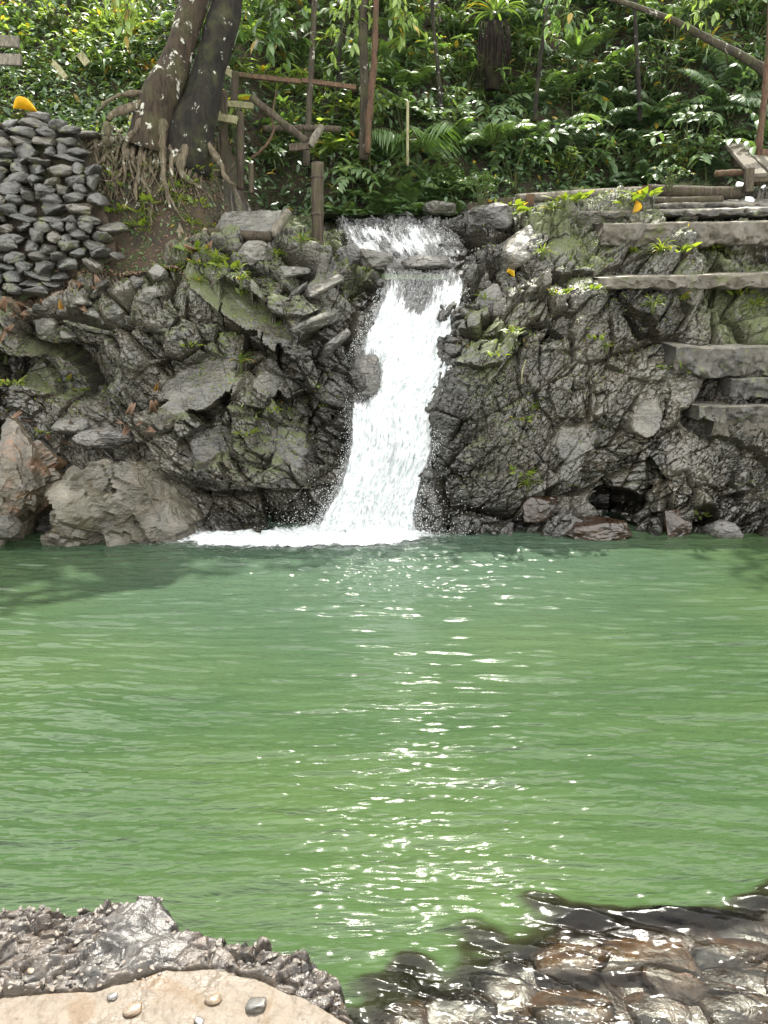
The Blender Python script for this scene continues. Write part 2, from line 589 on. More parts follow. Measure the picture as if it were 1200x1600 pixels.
mxw.inputs[7].default_value = (15.5, 15.3, 14.6, 1)
nt.links.new(mxw.outputs[2], bg.inputs['Color'])
bg.inputs['Strength'].default_value = 0.09
nt.links.new(bg.outputs[0], wo.inputs['Surface'])

sun_d = bpy.data.lights.new("sun", 'SUN')
sun_d.energy = 5.0
sun_d.angle = math.radians(0.6)
sun_d.color = (1.0, 0.95, 0.86)
sun = bpy.data.objects.new("sun", sun_d)
COL.objects.link(sun)
sdir = Vector((math.sin(SUN_AZ) * math.cos(SUN_EL), math.cos(SUN_AZ) * math.cos(SUN_EL), math.sin(SUN_EL)))
sun.rotation_euler = sdir.to_track_quat('Z', 'Y').to_euler()
sun.location = (3, 8, 12)

scene.view_settings.view_transform = 'Standard'
scene.view_settings.look = 'None'
scene.view_settings.exposure = 1.8
scene.view_settings.gamma = 1.0
scene.cycles.use_denoising = True
scene.cycles.max_bounces = 8
scene.cycles.transparent_max_bounces = 16
scene.cycles.caustics_reflective = False
scene.cycles.caustics_refractive = False
scene.cycles.sample_clamp_indirect = 4.0
scene.cycles.sample_clamp_direct = 0.9

# ------------------------------------------------------------------ the rocky bank (both sides of the falls, one continuous slope)
CTRL = [
    # left side
    (-260, 860, 5.45), (-260, 600, 5.95), (-260, 480, 6.3),
    (0, 858, 5.62), (150, 846, 5.66), (300, 836, 5.68), (420, 832, 5.72), (500, 828, 5.80),
    (0, 700, 5.95), (120, 690, 5.98), (250, 700, 5.90), (350, 720, 5.84), (450, 720, 5.84), (520, 720, 5.95),
    (60, 575, 6.25), (130, 580, 6.2), (0, 600, 6.2), (230, 590, 6.02), (320, 590, 5.98), (420, 600, 6.0), (500, 600, 6.05),
    (0, 520, 6.15), (100, 490, 6.12), (200, 470, 6.18), (300, 500, 6.15), (400, 500, 6.2), (470, 500, 6.22), (530, 530, 6.25),
    (0, 492, 6.25), (150, 446, 6.42), (250, 410, 6.55), (340, 388, 6.65), (430, 400, 6.6), (500, 440, 6.5), (560, 440, 6.62),
    (450, 370, 6.85), (510, 365, 7.05), (540, 395, 6.95), (590, 420, 6.85), (560, 590, 6.18), (548, 660, 6.1),
    # channel
    (590, 835, 6.02), (600, 760, 6.12), (610, 680, 6.24), (620, 600, 6.4), (645, 520, 6.6), (655, 460, 6.78), (660, 432, 6.86),
    (650, 418, 6.95), (640, 380, 7.22), (620, 345, 7.5),
    # right side
    (650, 838, 5.75), (700, 842, 5.62), (800, 845, 5.58), (940, 850, 5.62), (1050, 852, 5.55), (1200, 858, 5.5), (1460, 865, 5.45),
    (665, 750, 5.8), (760, 740, 5.72), (880, 740, 5.74), (950, 775, 5.9), (1050, 740, 5.72), (1200, 740, 5.75), (1460, 740, 5.75),
    (690, 640, 5.95), (780, 640, 5.9), (900, 640, 5.92), (1010, 650, 5.97), (1100, 650, 5.95), (1200, 650, 5.95), (1460, 650, 5.95),
    (725, 545, 6.12), (820, 545, 6.12), (950, 545, 6.15), (1100, 545, 6.18), (1200, 545, 6.2), (1460, 545, 6.2),
    (712, 505, 6.3), (745, 430, 6.62), (850, 430, 6.5), (950, 450, 6.45), (1100, 450, 6.5), (1200, 450, 6.5), (1460, 450, 6.5),
    (745, 350, 7.15), (850, 370, 6.85), (950, 370, 6.8), (1100, 370, 6.85), (1200, 370, 6.85), (1460, 370, 6.85),
]
C3 = np.array([at(*c) for c in CTRL])


class TPS:
    def __init__(self, X, v, lam=0.002):
        self.X = X
        n = len(X)
        D = np.linalg.norm(X[:, None] - X[None], axis=2)
        A = np.zeros((n + 3, n + 3))
        A[:n, :n] = self.phi(D) + lam * np.eye(n)
        A[:n, n] = 1
        A[:n, n + 1:] = X
        A[n, :n] = 1
        A[n + 1:, :n] = X.T
        self.w = np.linalg.solve(A, np.concatenate([v, [0, 0, 0]]))

    @staticmethod
    def phi(r):
        return r * r * np.log(r + 1e-9)

    def __call__(self, Q):
        out = np.empty(len(Q))
        n = len(self.X)
        for s in range(0, len(Q), 60000):
            q = Q[s:s + 60000]
            D = np.linalg.norm(q[:, None] - self.X[None], axis=2)
            out[s:s + 60000] = self.phi(D) @ self.w[:n] + self.w[n] + q @ self.w[n + 1:]
        return out


tps = TPS(C3[:, [0, 2]], C3[:, 1])

# upper lip of the slope: px, py, Y
LIP = np.array([at(*c) for c in [(-260, 480, 6.3), (0, 488, 6.28), (150, 442, 6.45), (250, 402, 6.6), (340, 380, 6.7), (430, 385, 6.7), (500, 362, 7.05),
                                 (530, 350, 7.3), (560, 347, 7.45), (620, 345, 7.5), (690, 347, 7.45), (730, 340, 7.3), (800, 340, 7.1), (950, 334, 7.05), (1200, 328, 7.08), (1460, 322, 7.1)]])
X0, X1, NX = -3.75, 3.85, 1140
NZ1, NZ2 = 470, 90
xs = np.linspace(X0, X1, NX)
lipz = np.interp(xs, LIP[:, 0], LIP[:, 2])
kk = np.exp(-0.5 * (np.arange(-30, 31) / 10.0) ** 2)
lipz = np.convolve(np.pad(lipz, 30, mode='edge'), kk / kk.sum(), 'valid')
# resample evenly in z for the tps on a coarse grid, then interpolate
cz = np.linspace(-0.6, 2.9, 90)
cx = np.linspace(X0, X1, 180)
gx, gz = np.meshgrid(cx, cz)
YG = tps(np.stack([gx.ravel(), gz.ravel()], 1)).reshape(gx.shape)


def bank_y(x, z):
    fx = np.clip((x - X0) / (X1 - X0) * (len(cx) - 1), 0, len(cx) - 1.001)
    fz = np.clip((z + 0.6) / 3.5 * (len(cz) - 1), 0, len(cz) - 1.001)
    ix, iz = fx.astype(int), fz.astype(int)
    a, b = fx - ix, fz - iz
    return (YG[iz, ix] * (1 - a) + YG[iz, ix + 1] * a) * (1 - b) + (YG[iz + 1, ix] * (1 - a) + YG[iz + 1, ix + 1] * a) * b


t1 = np.linspace(0, 1, NZ1)
Z = -0.45 + (lipz[None, :] + 0.45) * t1[:, None]
Xg = np.broadcast_to(xs[None, :], Z.shape)
Y = bank_y(Xg.ravel(), Z.ravel()).reshape(Z.shape)
t2 = (np.arange(1, NZ2 + 1) / NZ2) * 1.9
# terrace behind the lip, rising gently (less in the stream bed)
chan = np.exp(-((xs - 0.12) / 0.62) ** 4)
slope = 0.30 * (1 - chan) - 0.05 * chan
Zt = lipz[None, :] + slope[None, :] * t2[:, None]
Yt = Y[-1][None, :] + t2[:, None]
Z = np.vstack([Z, Zt])
Y = np.vstack([Y, Yt])
Xg = np.broadcast_to(xs[None, :], Z.shape).copy()
# round the lip corner
k2 = np.exp(-0.5 * (np.arange(-14, 15) / 5.0) ** 2)
k2 /= k2.sum()


def smooth_rows(A):
    Ap = np.pad(A, ((14, 14), (0, 0)), mode='edge')
    out = np.zeros_like(A)
    for i, kv in enumerate(k2):
        out += kv * Ap[i:i + len(A)]
    return out


m = sstep(NZ1 - 60, NZ1 - 30, np.arange(len(Z)))[:, None] * (1 - sstep(NZ1 + 30, NZ1 + 60, np.arange(len(Z)))[:, None])
Z = Z * (1 - m) + smooth_rows(Z) * m
Y = Y * (1 - m) + smooth_rows(Y) * m
BP = np.stack([Xg, Y, Z], 2)
NR = len(Z)


def normals(Pg):
    du = np.gradient(Pg, axis=1)
    dv = np.gradient(Pg, axis=0)
    n = np.cross(du, dv)
    n /= np.linalg.norm(n, axis=2, keepdims=True) + 1e-9
    return n


BN = normals(BP)          # points toward the pool (-Y) and up
if BN[NZ1 // 2, NX // 4, 1] > 0:
    BN = -BN
fp = BP.reshape(-1, 3)
fn = BN.reshape(-1, 3)
xw = fp[:, 0]


def frame(nb):
    nb = np.array(nb, float)
    nb /= np.linalg.norm(nb)
    u = np.cross(nb, [0, 1, 0.3])
    u /= np.linalg.norm(u)
    v = np.cross(nb, u)
    return np.stack([u, v, nb], 1)


FL = frame((0.60, -0.35, 0.78))
FR = frame((-0.62, -0.30, 0.72))
side = xw > 0.2
warp = np.stack([fbm(fp * 1.6 + 5, 3, 11), fbm(fp * 1.6 + 9, 3, 12), fbm(fp * 1.6 + 2, 3, 13)], 1) * 0.045
q = np.empty_like(fp)
wp = fp + warp
q[~side] = wp[~side] @ FL
q[side] = wp[side] @ FR
disp = np.zeros(len(fp), np.float32)
creek = np.exp(-((xw - np.interp(fp[:, 2], [0, 1.0, 1.6, 2.0, 2.6], [-0.05, 0.1, 0.25, 0.35, 0.15])) / 0.42) ** 4)
amp_m = 1 - 0.55 * creek
big = fbm(fp * np.array([1.5, 1.5, 1.5]), 3, 21)
for (cs, amp, sq, crk) in ((0.75, 0.14, 1.4, 0.05), (0.34, 0.080, 1.7, 0.035), (0.14, 0.026, 2.0, 0.016), (0.06, 0.009, 2.0, 0.006)):
    H, E = facets(q * np.array([1, 1, sq]) / cs + (side * 37.0)[:, None], seed=int(cs * 1000))
    mod = 0.55 + 0.9 * sstep(-0.35, 0.4, fbm(fp * 1.1 + cs * 50, 2, 31))
    disp += amp * np.clip(H, -1.3, 1.3) * mod
    disp -= crk * np.exp(-(E / 0.09) ** 2) * mod
disp += 0.03 * big + 0.005 * fbm(fp * 9, 3, 41)
# thin bedding ribs
bed = np.where(side, fp @ FR[:, 2], fp @ FL[:, 2])
rib = vnoise(np.stack([bed * 22, fp[:, 0] * 1.5, fp[:, 1] * 1.5], 1), 51)
disp += 0.006 * rib * sstep(0.0, 0.5, fbm(fp * 1.4 + 20, 2, 52) + 0.25)


def bump_at(px, py, Y, rx, ry, d, rot=0.0):
    """push (d<0) or pull (d>0) the slope round one spot"""
    c = at(px, py, Y)
    ca, sa = math.cos(rot), math.sin(rot)
    dx, dz = fp[:, 0] - c[0], fp[:, 2] - c[2]
    u = (dx * ca + dz * sa) / rx
    v = (-dx * sa + dz * ca) / ry
    return d * np.exp(-(u * u + v * v) ** 2)


for args in [(100, 585, 6.2, 0.36, 0.17, -0.34), (20, 575, 6.2, 0.25, 0.12, -0.25), (965, 785, 5.75, 0.17, 0.07, -0.6), (1105, 800, 5.65, 0.10, 0.06, -0.2),
             (130, 500, 6.1, 0.3, 0.10, 0.10), (330, 620, 5.95, 0.35, 0.22, 0.06, -0.4), (400, 760, 5.8, 0.3, 0.16, 0.07), (430, 815, 5.7, 0.28, 0.05, -0.12),
             (1010, 655, 5.95, 0.24, 0.12, 0.03, 0.9), (850, 700, 5.8, 0.3, 0.2, 0.05), (575, 590, 6.25, 0.14, 0.18, 0.14),
             (715, 590, 6.05, 0.14, 0.16, 0.08), (680, 700, 5.9, 0.10, 0.15, 0.06), (720, 500, 6.3, 0.08, 0.14, 0.12)]:
    disp += bump_at(*args)
disp *= amp_m
# taper at terrace so path stays walkable
rowt = np.repeat(np.arange(NR), NX)
disp *= 1 - 0.6 * sstep(NZ1 + 5, NZ1 + 40, rowt)
# slabby flattening: the big pale planes of the left slope and the wet plane on the right
NP = fp + fn * disp[:, None]


def plane_patch(NP, px, py, Y, nrm, rx, rz, rot, strength=0.9, proud=0.02):
    c = at(px, py, Y)
    nrm = np.array(nrm, float)
    nrm /= np.linalg.norm(nrm)
    ca, sa = math.cos(rot), math.sin(rot)
    dx, dz = NP[:, 0] - c[0], NP[:, 2] - c[2]
    u = (dx * ca + dz * sa) / rx
    v = (-dx * sa + dz * ca) / rz
    r = (np.abs(u) ** 3 + np.abs(v) ** 3) ** (1 / 3) + 0.16 * fbm(NP * 5.0, 3, 77)
    w = strength * (1 - sstep(0.70, 1.0, r))
    # target depth on the plane
    yt = c[1] - (nrm[0] * dx + nrm[2] * dz) / nrm[1] - proud
    yt = yt + 0.014 * fbm(NP * np.array([5, 5, 14]), 3, 78)
    NP[:, 1] = NP[:, 1] * (1 - w) + yt * w
    return NP


for a_ in [(310, 605, 5.97, (-0.25, -0.8, 0.55), 0.44, 0.20, 0.42, 0.9, 0.02), (405, 500, 6.16, (0.30, -0.62, 0.72), 0.50, 0.14, -0.62, 0.97, 0.03), (345, 470, 6.22, (0.25, -0.6, 0.76), 0.42, 0.08, -0.66, 0.95, 0.03),
           (505, 440, 6.42, (0.22, -0.70, 0.68), 0.16, 0.11, 0.5, 0.7, 0.0), (500, 500, 6.2, (0.0, -0.72, 0.7), 0.18, 0.08, 0.4, 0.7, 0.0), (420, 600, 6.0, (0.2, -0.75, 0.62), 0.17, 0.12, -0.3, 0.85, 0.02),
           (1012, 655, 5.92, (-0.10, -0.66, 0.74), 0.22, 0.13, 0.85, 0.97, 0.03), (870, 385, 6.80, (-0.2, -0.6, 0.76), 0.2, 0.09, 0.5, 0.85, 0.02), (440, 690, 5.88, (-0.3, -0.82, 0.45), 0.30, 0.16, -0.5, 0.8, 0.02), (330, 690, 5.93, (0.2, -0.85, 0.45), 0.22, 0.16, 0.5, 0.8, 0.0),
           (900, 690, 5.84, (-0.2, -0.85, 0.45), 0.25, 0.14, 0.5, 0.5, 0.0), (1080, 600, 6.0, (-0.35, -0.8, 0.45), 0.16, 0.22, -0.6, 0.5, 0.0)]:
    NP = plane_patch(NP, *a_)

PN = normals(NP.reshape(NR, NX, 3)).reshape(-1, 3)
if PN[(NZ1 // 2) * NX + NX // 4, 1] > 0:
    PN = -PN
up = PN[:, 2]
mossn = fbm(fp * 1.3 + 3, 3, 61)
z_, x_ = NP[:, 2], NP[:, 0]
moss = 0.17 + 0.26 * mossn + 0.22 * sstep(0.3, 0.9, up) + 0.18 * sstep(0.8, 1.8, z_)
moss += 0.25 * np.exp(-(((x_ + 1.35) / 0.5) ** 2 + ((z_ - 0.75) / 0.35) ** 2)) + 0.2 * np.exp(-(((x_ + 2.9) / 0.8) ** 2 + ((z_ - 1.2) / 0.35) ** 2))
moss -= 0.6 * creek * (z_ > 0.2) + 0.5 * sstep(0.35, 0.1, z_)
wet = np.clip(1.0 * np.exp(-((x_ - 0.15) / 0.75) ** 2) + sstep(0.28, 0.03, z_) + 0.45 * sstep(-0.1, 0.5, fbm(fp * 0.9 + 30, 2, 62)), 0, 1)
dirt = -0.25 + 0.95 * sstep(-1.0, -1.5, x_) * sstep(NZ1 - 25, NZ1 + 15, rowt) + 0.3 * sstep(0.5, 0.9, up) * (x_ < -1.3)
dirt += 0.35 * sstep(NZ1 + 10, NZ1 + 40, rowt)
bank_me = new_mesh('rocky_bank', NP, grid_quads(NR, NX), None, False, {'moss': moss, 'wet': wet, 'dirt': dirt})
bank = tag(link('rocky_bank', bank_me, M['rock_left']), kind='structure')

# KD-like lookup on the finished slope: pixel -> surface point
_g = NP.reshape(NR, NX, 3)
_d = np.stack([NP[:, 0], NP[:, 1], NP[:, 2] - CAM_H], 1)
_f = _d[:, 1] * cp - _d[:, 2] * sp
_px = 600 + FPX * _d[:, 0] / _f
_py = 800 - FPX * (_d[:, 1] * sp + _d[:, 2] * cp) / _f


def on_bank(px, py):
    d2 = (_px - px) ** 2 + (_py - py) ** 2
    c = np.where(d2 < 9.0)[0]
    if len(c) == 0:
        i = int(np.argmin(d2))
    else:
        i = int(c[np.argmin(NP[c, 1])])
    return NP[i].copy(), PN[i].copy()


# ------------------------------------------------------------------ hillside behind
def hill_z(x, y):
    x = np.asarray(x, float)
    y = np.asarray(y, float)
    L = sstep(-1.15, -1.75, x)
    yy = y - 0.25 * vnoise(np.stack([x * 0.8, x * 0 + 2, x * 0], -1).reshape(-1, 3), 5).reshape(x.shape)
    zr = 2.45 + 0.10 * np.clip(yy - 7.2, 0, 9) + 1.25 * np.clip(yy - 7.95, 0, 99) + 0.25 * np.clip(yy - 9.2, 0, 99)
    zl = 2.05 + 1.12 * sstep(6.55, 6.98, y) + 0.10 * np.clip(y - 7, 0, 1) + 0.95 * np.clip(yy - 7.5, 0, 99)
    z = zr * (1 - L) + zl * L
    n = fbm(np.stack([x * 1.1, y * 1.1, x * 0], -1).reshape(-1, 3), 4, 71).reshape(x.shape)
    n2 = fbm(np.stack([x * 5, y * 5, x * 0], -1).reshape(-1, 3), 3, 72).reshape(x.shape)
    z = z + 0.16 * n * sstep(7.3, 8.3, y) + 0.03 * n2
    # stream bed
    z -= 0.5 * np.exp(-((x - 0.12) / 0.65) ** 4) * (1 - sstep(7.9, 8.6, y))
    # keep below the terrace near the falls
    return z - (1 - L) * (0.25 * (1 - sstep(7.2, 7.9, y)) + 1.3 * (1 - sstep(6.75, 7.35, y)))


hx = np.linspace(-9, 9, 340)
hy = np.concatenate([np.linspace(6.5, 9.5, 170), np.linspace(9.55, 16, 90)])
HX, HY = np.meshgrid(hx, hy)
HZ = hill_z(HX, HY)
tag(link('hillside', new_mesh('hillside', np.stack([HX, HY, HZ], 2).reshape(-1, 3), grid_quads(len(hy), len(hx)), None, True), M['soil']), kind='structure')


def on_hill(px, py, y0=6.7, y1=14):
    Ys = np.linspace(y0, y1, 700)
    a = (px - 600.0) / FPX
    b = (800.0 - py) / FPX
    dy = cp + b * sp
    t = Ys / dy
    xx, zz = a * t, CAM_H + (-sp + b * cp) * t
    h = hill_z(xx, Ys)
    i = np.where(zz < h)[0]
    i = i[0] if len(i) else len(Ys) - 1
    return np.array([xx[i], Ys[i], h[i]])

# ------------------------------------------------------------------ pool water
def water_h(x, y):
    """ripple height of the pool"""
    sh = x.shape
    x = x.ravel()
    y = y.ravel()
    wx = 0.05 * vnoise(np.stack([x * 1.2, y * 1.2, x * 0], 1), 81)
    def nz(sx, sy, rot, seed):
        ca, sa = math.cos(rot), math.sin(rot)
        u = (x * ca + y * sa) * sx
        v = (-x * sa + y * ca + wx) * sy
        return vnoise(np.stack([u, v, x * 0 + seed], 1), seed)
    h = 0.009 * nz(1.0, 4.0, 0.05, 82) + 0.0080 * nz(1.9, 9.0, -0.08, 83) + 0.0060 * nz(2.8, 19.0, 0.06, 84) + 0.0036 * nz(7, 42, -0.07, 85) + 0.0019 * nz(24, 90, 0.05, 88) * sstep(4.5, 2.0, y)
    ch = np.exp(-((x + 0.1) / 1.3) ** 2) * sstep(3.4, 5.6, y)
    h = h * (1 + 0.7 * ch) + ch * (0.012 * nz(9, 14, 0.3, 86) + 0.008 * nz(22, 34, -0.4, 87))
    return h.reshape(sh)


yy = np.concatenate([np.geomspace(1.15, 6.3, 900)])
xx = np.linspace(-1, 1, 720)
WX, WY = np.meshgrid(xx, yy)
WX = WX * (0.95 + 0.62 * WY)
# bed stones of the outlet at the near right, as smooth bumps under the sheet of water
RIF = []
rr = random.Random(4)
for (px, py, w_, h_) in [(1060, 1490, 120, 70), (1000, 1470, 150, 50), (900, 1480, 130, 50), (1140, 1450, 160, 40), (780, 1500, 110, 50), (1040, 1540, 130, 70), (900, 1550, 150, 60), (1160, 1540, 130, 80),
                         (720, 1550, 120, 60), (800, 1590, 150, 60), (640, 1560, 110, 60), (1000, 1610, 160, 60), (1180, 1620, 150, 70), (620, 1620, 120, 60), (1260, 1500, 130, 80), (880, 1640, 140, 70), (1330, 1580, 150, 90)]:
    c = at_z(px, py, 0.02)
    RIF.append((c[0], c[1], pxm(w_, c[1] * 1.25) * 0.5, pxm(h_, c[1] * 1.25) * 0.75, rr.uniform(0.0, 0.035)))


def shelf(x, y):
    """0 in the pool .. 1 over the stony outlet shelf"""
    edge = np.interp(x, [-0.25, -0.05, 0.12, 0.25, 0.45, 0.8, 1.2, 2.5], [1.38, 1.50, 1.60, 1.68, 1.76, 1.82, 1.84, 1.86])
    n = 0.08 * fbm(np.stack([x * 5, y * 7, x * 0], -1).reshape(-1, 3), 3, 91).reshape(x.shape)
    return sstep(0.07, -0.09, y - edge + n) * sstep(-0.3, -0.1, x)


SH = shelf(WX, WY)
WZ = water_h(WX, WY)
stone = np.zeros_like(WX)
for (cx_, cy_, rx_, ry_, hz_) in RIF:
    d2 = ((WX - cx_) / (rx_ * 1.25)) ** 2 + ((WY - cy_) / (ry_ * 1.25)) ** 2
    stone = np.maximum(stone, (hz_ + 0.028) * np.exp(-d2 ** 1.5))
f3 = np.stack([WX, WY, WX * 0], 2).reshape(-1, 3)
rif = fbm(np.stack([f3[:, 0] * 9 + f3[:, 1] * 4, f3[:, 1] * 14, f3[:, 0] * 0], 1), 4, 95).reshape(WX.shape)
rif2 = fbm(np.stack([f3[:, 0] * 40 + f3[:, 1] * 10, f3[:, 1] * 50, f3[:, 0] * 0], 1), 3, 96).reshape(WX.shape)
flow = fbm(np.stack([f3[:, 0] * 3.2 + f3[:, 1] * 2, f3[:, 1] * 14 + f3[:, 0] * 4, f3[:, 0] * 0], 1), 3, 99).reshape(WX.shape)
chop = -np.abs(fbm(np.stack([f3[:, 0] * 17 + f3[:, 1] * 8, f3[:, 1] * 30, f3[:, 0] * 0], 1), 3, 93).reshape(WX.shape))
near = sstep(1.74, 1.5, WY + 0.10 * rif)
WZ = WZ * (1 - 0.5 * SH) + SH * (0.022 + stone * 0.10 + 0.024 * flow + near * (0.006 * chop + 0.0016 * rif2) + 0.0006 * rif2)
shallow = np.clip(SH * 1.0, 0, 1)
# left of the outlet: thin rim against the foreground rock
pool_me = new_mesh('pool_water', np.stack([WX, WY, WZ], 2).reshape(-1, 3), grid_quads(len(yy), len(xx)), None, True, {'shallow': shallow.ravel()})
k = NT('pool_water')
P = k.pos()
sh = k.attr('shallow')
n1 = k.noise(k.mapping(P, (0.35, 0.6, 1)), 1.3, 3, 0.5)
body = k.mix(k.ramp(n1, 0.3, 0.7), (0.0205, 0.040, 0.0160), (0.034, 0.056, 0.0205))
fd = k.n('ShaderNodeVectorMath', operation='DISTANCE')
k.l(P, fd.inputs[0])
fd.inputs[1].default_value = (-0.2, 6.0, 0)
body = k.mix(k.ramp(fd.outputs['Value'], 3.8, 0.4, 0.0, 0.85), body, (0.040, 0.063, 0.047))
bn = k.noise(k.mapping(P, (1, 2.4, 1)), 26, 4, 0.6)
bn2 = k.noise(k.mapping(P, (1, 1.8, 1)), 90, 2, 0.5)
nrm = k.bump(bn, 0.2, 0.006)
dif = k.n('ShaderNodeBsdfDiffuse')
body = k.mix(k.ramp(sh, 0.05, 0.5), body, (0.012, 0.013, 0.006))
k.l(body, dif.inputs['Color'])
bd = k.noise(k.mapping(P, (2.6, 13, 1), (0, 0, 0.06)), 1.0, 5, 0.62, 0.3)
k.l(k.bump(bd, 1.0, 0.05, nrm), dif.inputs['Normal'])
tr = k.n('ShaderNodeBsdfTransparent')
tr.inputs['Color'].default_value = (0.93, 0.95, 0.9, 1)
mb = k.n('ShaderNodeMixShader')
k.l(k.ramp(sh, 0.35, 1.0, 0.0, 0.95), mb.inputs[0])
k.l(dif.outputs[0], mb.inputs[1])
k.l(tr.outputs[0], mb.inputs[2])
gl = k.n('ShaderNodeBsdfGlossy')
k.l(k.ramp(sh, 0.0, 1.0, 0.075, 0.15), gl.inputs['Roughness'])
k.l(nrm, gl.inputs['Normal'])
fr = k.n('ShaderNodeFresnel')
fr.inputs['IOR'].default_value = 1.34
k.l(nrm, fr.inputs['Normal'])
ms = k.n('ShaderNodeMixShader')
k.l(fr.outputs[0], ms.inputs[0])
k.l(mb.outputs[0], ms.inputs[1])
k.l(gl.outputs[0], ms.inputs[2])
M['water'] = k.done(ms.outputs[0])
pool = tag(link('pool_water', pool_me, M['water']), kind='structure')

# pool bed: stony outlet shelf at the near right falling away under the pool
bx = np.linspace(-4.5, 4.5, 360)
by = np.concatenate([np.linspace(0.3, 2.2, 180), np.linspace(2.25, 7.0, 40)])
BX, BY = np.meshgrid(bx, by)
S2 = shelf(BX, BY - 0.13)
f3 = np.stack([BX, BY, BX * 0], 2).reshape(-1, 3)
BZ = -0.55 + S2 * (0.49 + 0.015 * fbm(f3 * 9, 3, 97).reshape(BX.shape)) + 0.05 * fbm(f3 * 2, 3, 98).reshape(BX.shape) * (1 - S2)
tag(link('stream_bed', new_mesh('stream_bed', np.stack([BX, BY, BZ], 2).reshape(-1, 3), grid_quads(len(by), len(bx)), None, True), M['brown_rock']), kind='structure')


# ------------------------------------------------------------------ the falls
def strip(rows, ncol, nrow, lift, amp, seed, flow_scale, lump):
    """water sheet between left and right edge pixels; rows: (py, left px, right px, depth)"""
    rows = np.array(rows, float)
    t = np.linspace(0, 1, nrow)
    # arclength-ish parameter along py
    py = np.interp(t, np.linspace(0, 1, len(rows)), rows[:, 0])
    o = np.argsort(rows[:, 0])
    l = np.interp(py, rows[o, 0], rows[o, 1])
    r = np.interp(py, rows[o, 0], rows[o, 2])
    Yd = np.interp(py, rows[o, 0], rows[o, 3])
    kk_ = np.exp(-0.5 * (np.arange(-8, 9) / 3.0) ** 2)
    kk_ /= kk_.sum()
    sm = lambda A: np.convolve(np.pad(A, 8, mode='edge'), kk_, 'valid')
    l, r, Yd = sm(l), sm(r), sm(Yd)
    s = np.linspace(0, 1, ncol)
    P = np.empty((nrow, ncol, 3))
    for i in range(nrow):
        a = at(l[i], py[i], Yd[i])
        b = at(r[i], py[i], Yd[i])
        P[i] = a + (b - a) * s[:, None]
        P[i, :, 1] += 0.03 * (2 * s - 1) ** 2 - lift
    N_ = normals(P)
    if N_[nrow // 2, ncol // 2, 1] > 0:
        N_ = -N_
    S, T = np.meshgrid(s, np.arange(nrow) / nrow)
    ex = np.linalg.norm(P[:, -1] - P[:, 0], axis=1).mean()
    Lf = np.linalg.norm(np.diff(P[:, ncol // 2], axis=0), axis=1).sum()
    uv = np.stack([S * ex, T * Lf, S * 0], 2).reshape(-1, 3)
    d = amp * fbm(uv * np.array([9, 9 * flow_scale, 1]) + seed, 4, 100 + seed)
    d += lump * np.abs(fbm(uv * np.array([30, 30 * min(1, flow_scale * 1.8), 1]) + seed, 3, 120 + seed))
    d += 0.3 * lump * fbm(uv * np.array([75, 40, 1]), 2, 140 + seed)
    P = P + N_ * d.reshape(nrow, ncol, 1)
    edge = np.minimum(S, 1 - S)
    return P, edge, T, uv


def foam_material(name, base=(0.83, 0.84, 0.84), thr=0.5):
    k = NT(name)
    cov = k.attr('cover')
    u = k.n('ShaderNodeAttribute', attribute_name='flow').outputs['Vector']
    n = k.noise(k.mapping(u, (26, 4.5, 1)), 1.0, 6, 0.65, 0.3)
    n2 = k.noise(k.mapping(u, (62, 13, 1)), 1.0, 5, 0.7)
    mixn = k.math('ADD', k.math('MULTIPLY', n, 0.65), k.math('MULTIPLY', n2, 0.35))
    alpha = k.ramp(k.math('ADD', mixn, k.math('SUBTRACT', cov, 0.5)), thr - 0.10, thr + 0.10)
    tint = k.mix(k.ramp(n2, 0.35, 0.6), (base[0] * 0.6, base[1] * 0.66, base[2] * 0.68), base)
    p = k.principled(Base_Color=tint, Roughness=0.45, Specular_IOR_Level=0.5, Normal=k.bump(n2, 0.5, 0.02))
    tl = k.n('ShaderNodeBsdfTranslucent')
    tl.inputs['Color'].default_value = (0.75, 0.78, 0.78, 1)
    m1 = k.n('ShaderNodeMixShader')
    m1.inputs[0].default_value = 0.3
    k.l(p, m1.inputs[1])
    k.l(tl.outputs[0], m1.inputs[2])
    # thin clear film where there is no foam
    tp = k.n('ShaderNodeBsdfTransparent')
    gl = k.n('ShaderNodeBsdfGlossy')
    gl.inputs['Roughness'].default_value = 0.08
    k.l(k.bump(mixn, 0.6, 0.03), gl.inputs['Normal'])
    m2 = k.n('ShaderNodeMixShader')
    k.l(k.math('MULTIPLY', k.ramp(cov, -0.15, 0.2), 0.10), m2.inputs[0])
    k.l(tp.outputs[0], m2.inputs[1])
    k.l(gl.outputs[0], m2.inputs[2])
    m3 = k.n('ShaderNodeMixShader')
    k.l(alpha, m3.inputs[0])
    k.l(m2.outputs[0], m3.inputs[1])
    k.l(m1.outputs[0], m3.inputs[2])
    return k.done(m3.outputs[0])


M['foam'] = foam_material('white_water')
LOWER = [(425, 588, 742, 6.80), (440, 590, 738, 6.72), (470, 584, 732, 6.64), (500, 570, 724, 6.54), (530, 554, 720, 6.44), (560, 540, 726, 6.34), (590, 534, 716, 6.24), (620, 532, 702, 6.16),
         (650, 536, 694, 6.08), (690, 540, 688, 6.0), (730, 530, 676, 5.93), (770, 514, 664, 5.86), (800, 500, 658, 5.80), (830, 484, 662, 5.74), (850, 470, 668, 5.66)]
UPPER = [(337, 508, 726, 7.50), (345, 510, 726, 7.40), (360, 520, 724, 7.28), (380, 532, 732, 7.16), (400, 550, 742, 7.04), (418, 580, 748, 6.94), (427, 590, 744, 6.86)]


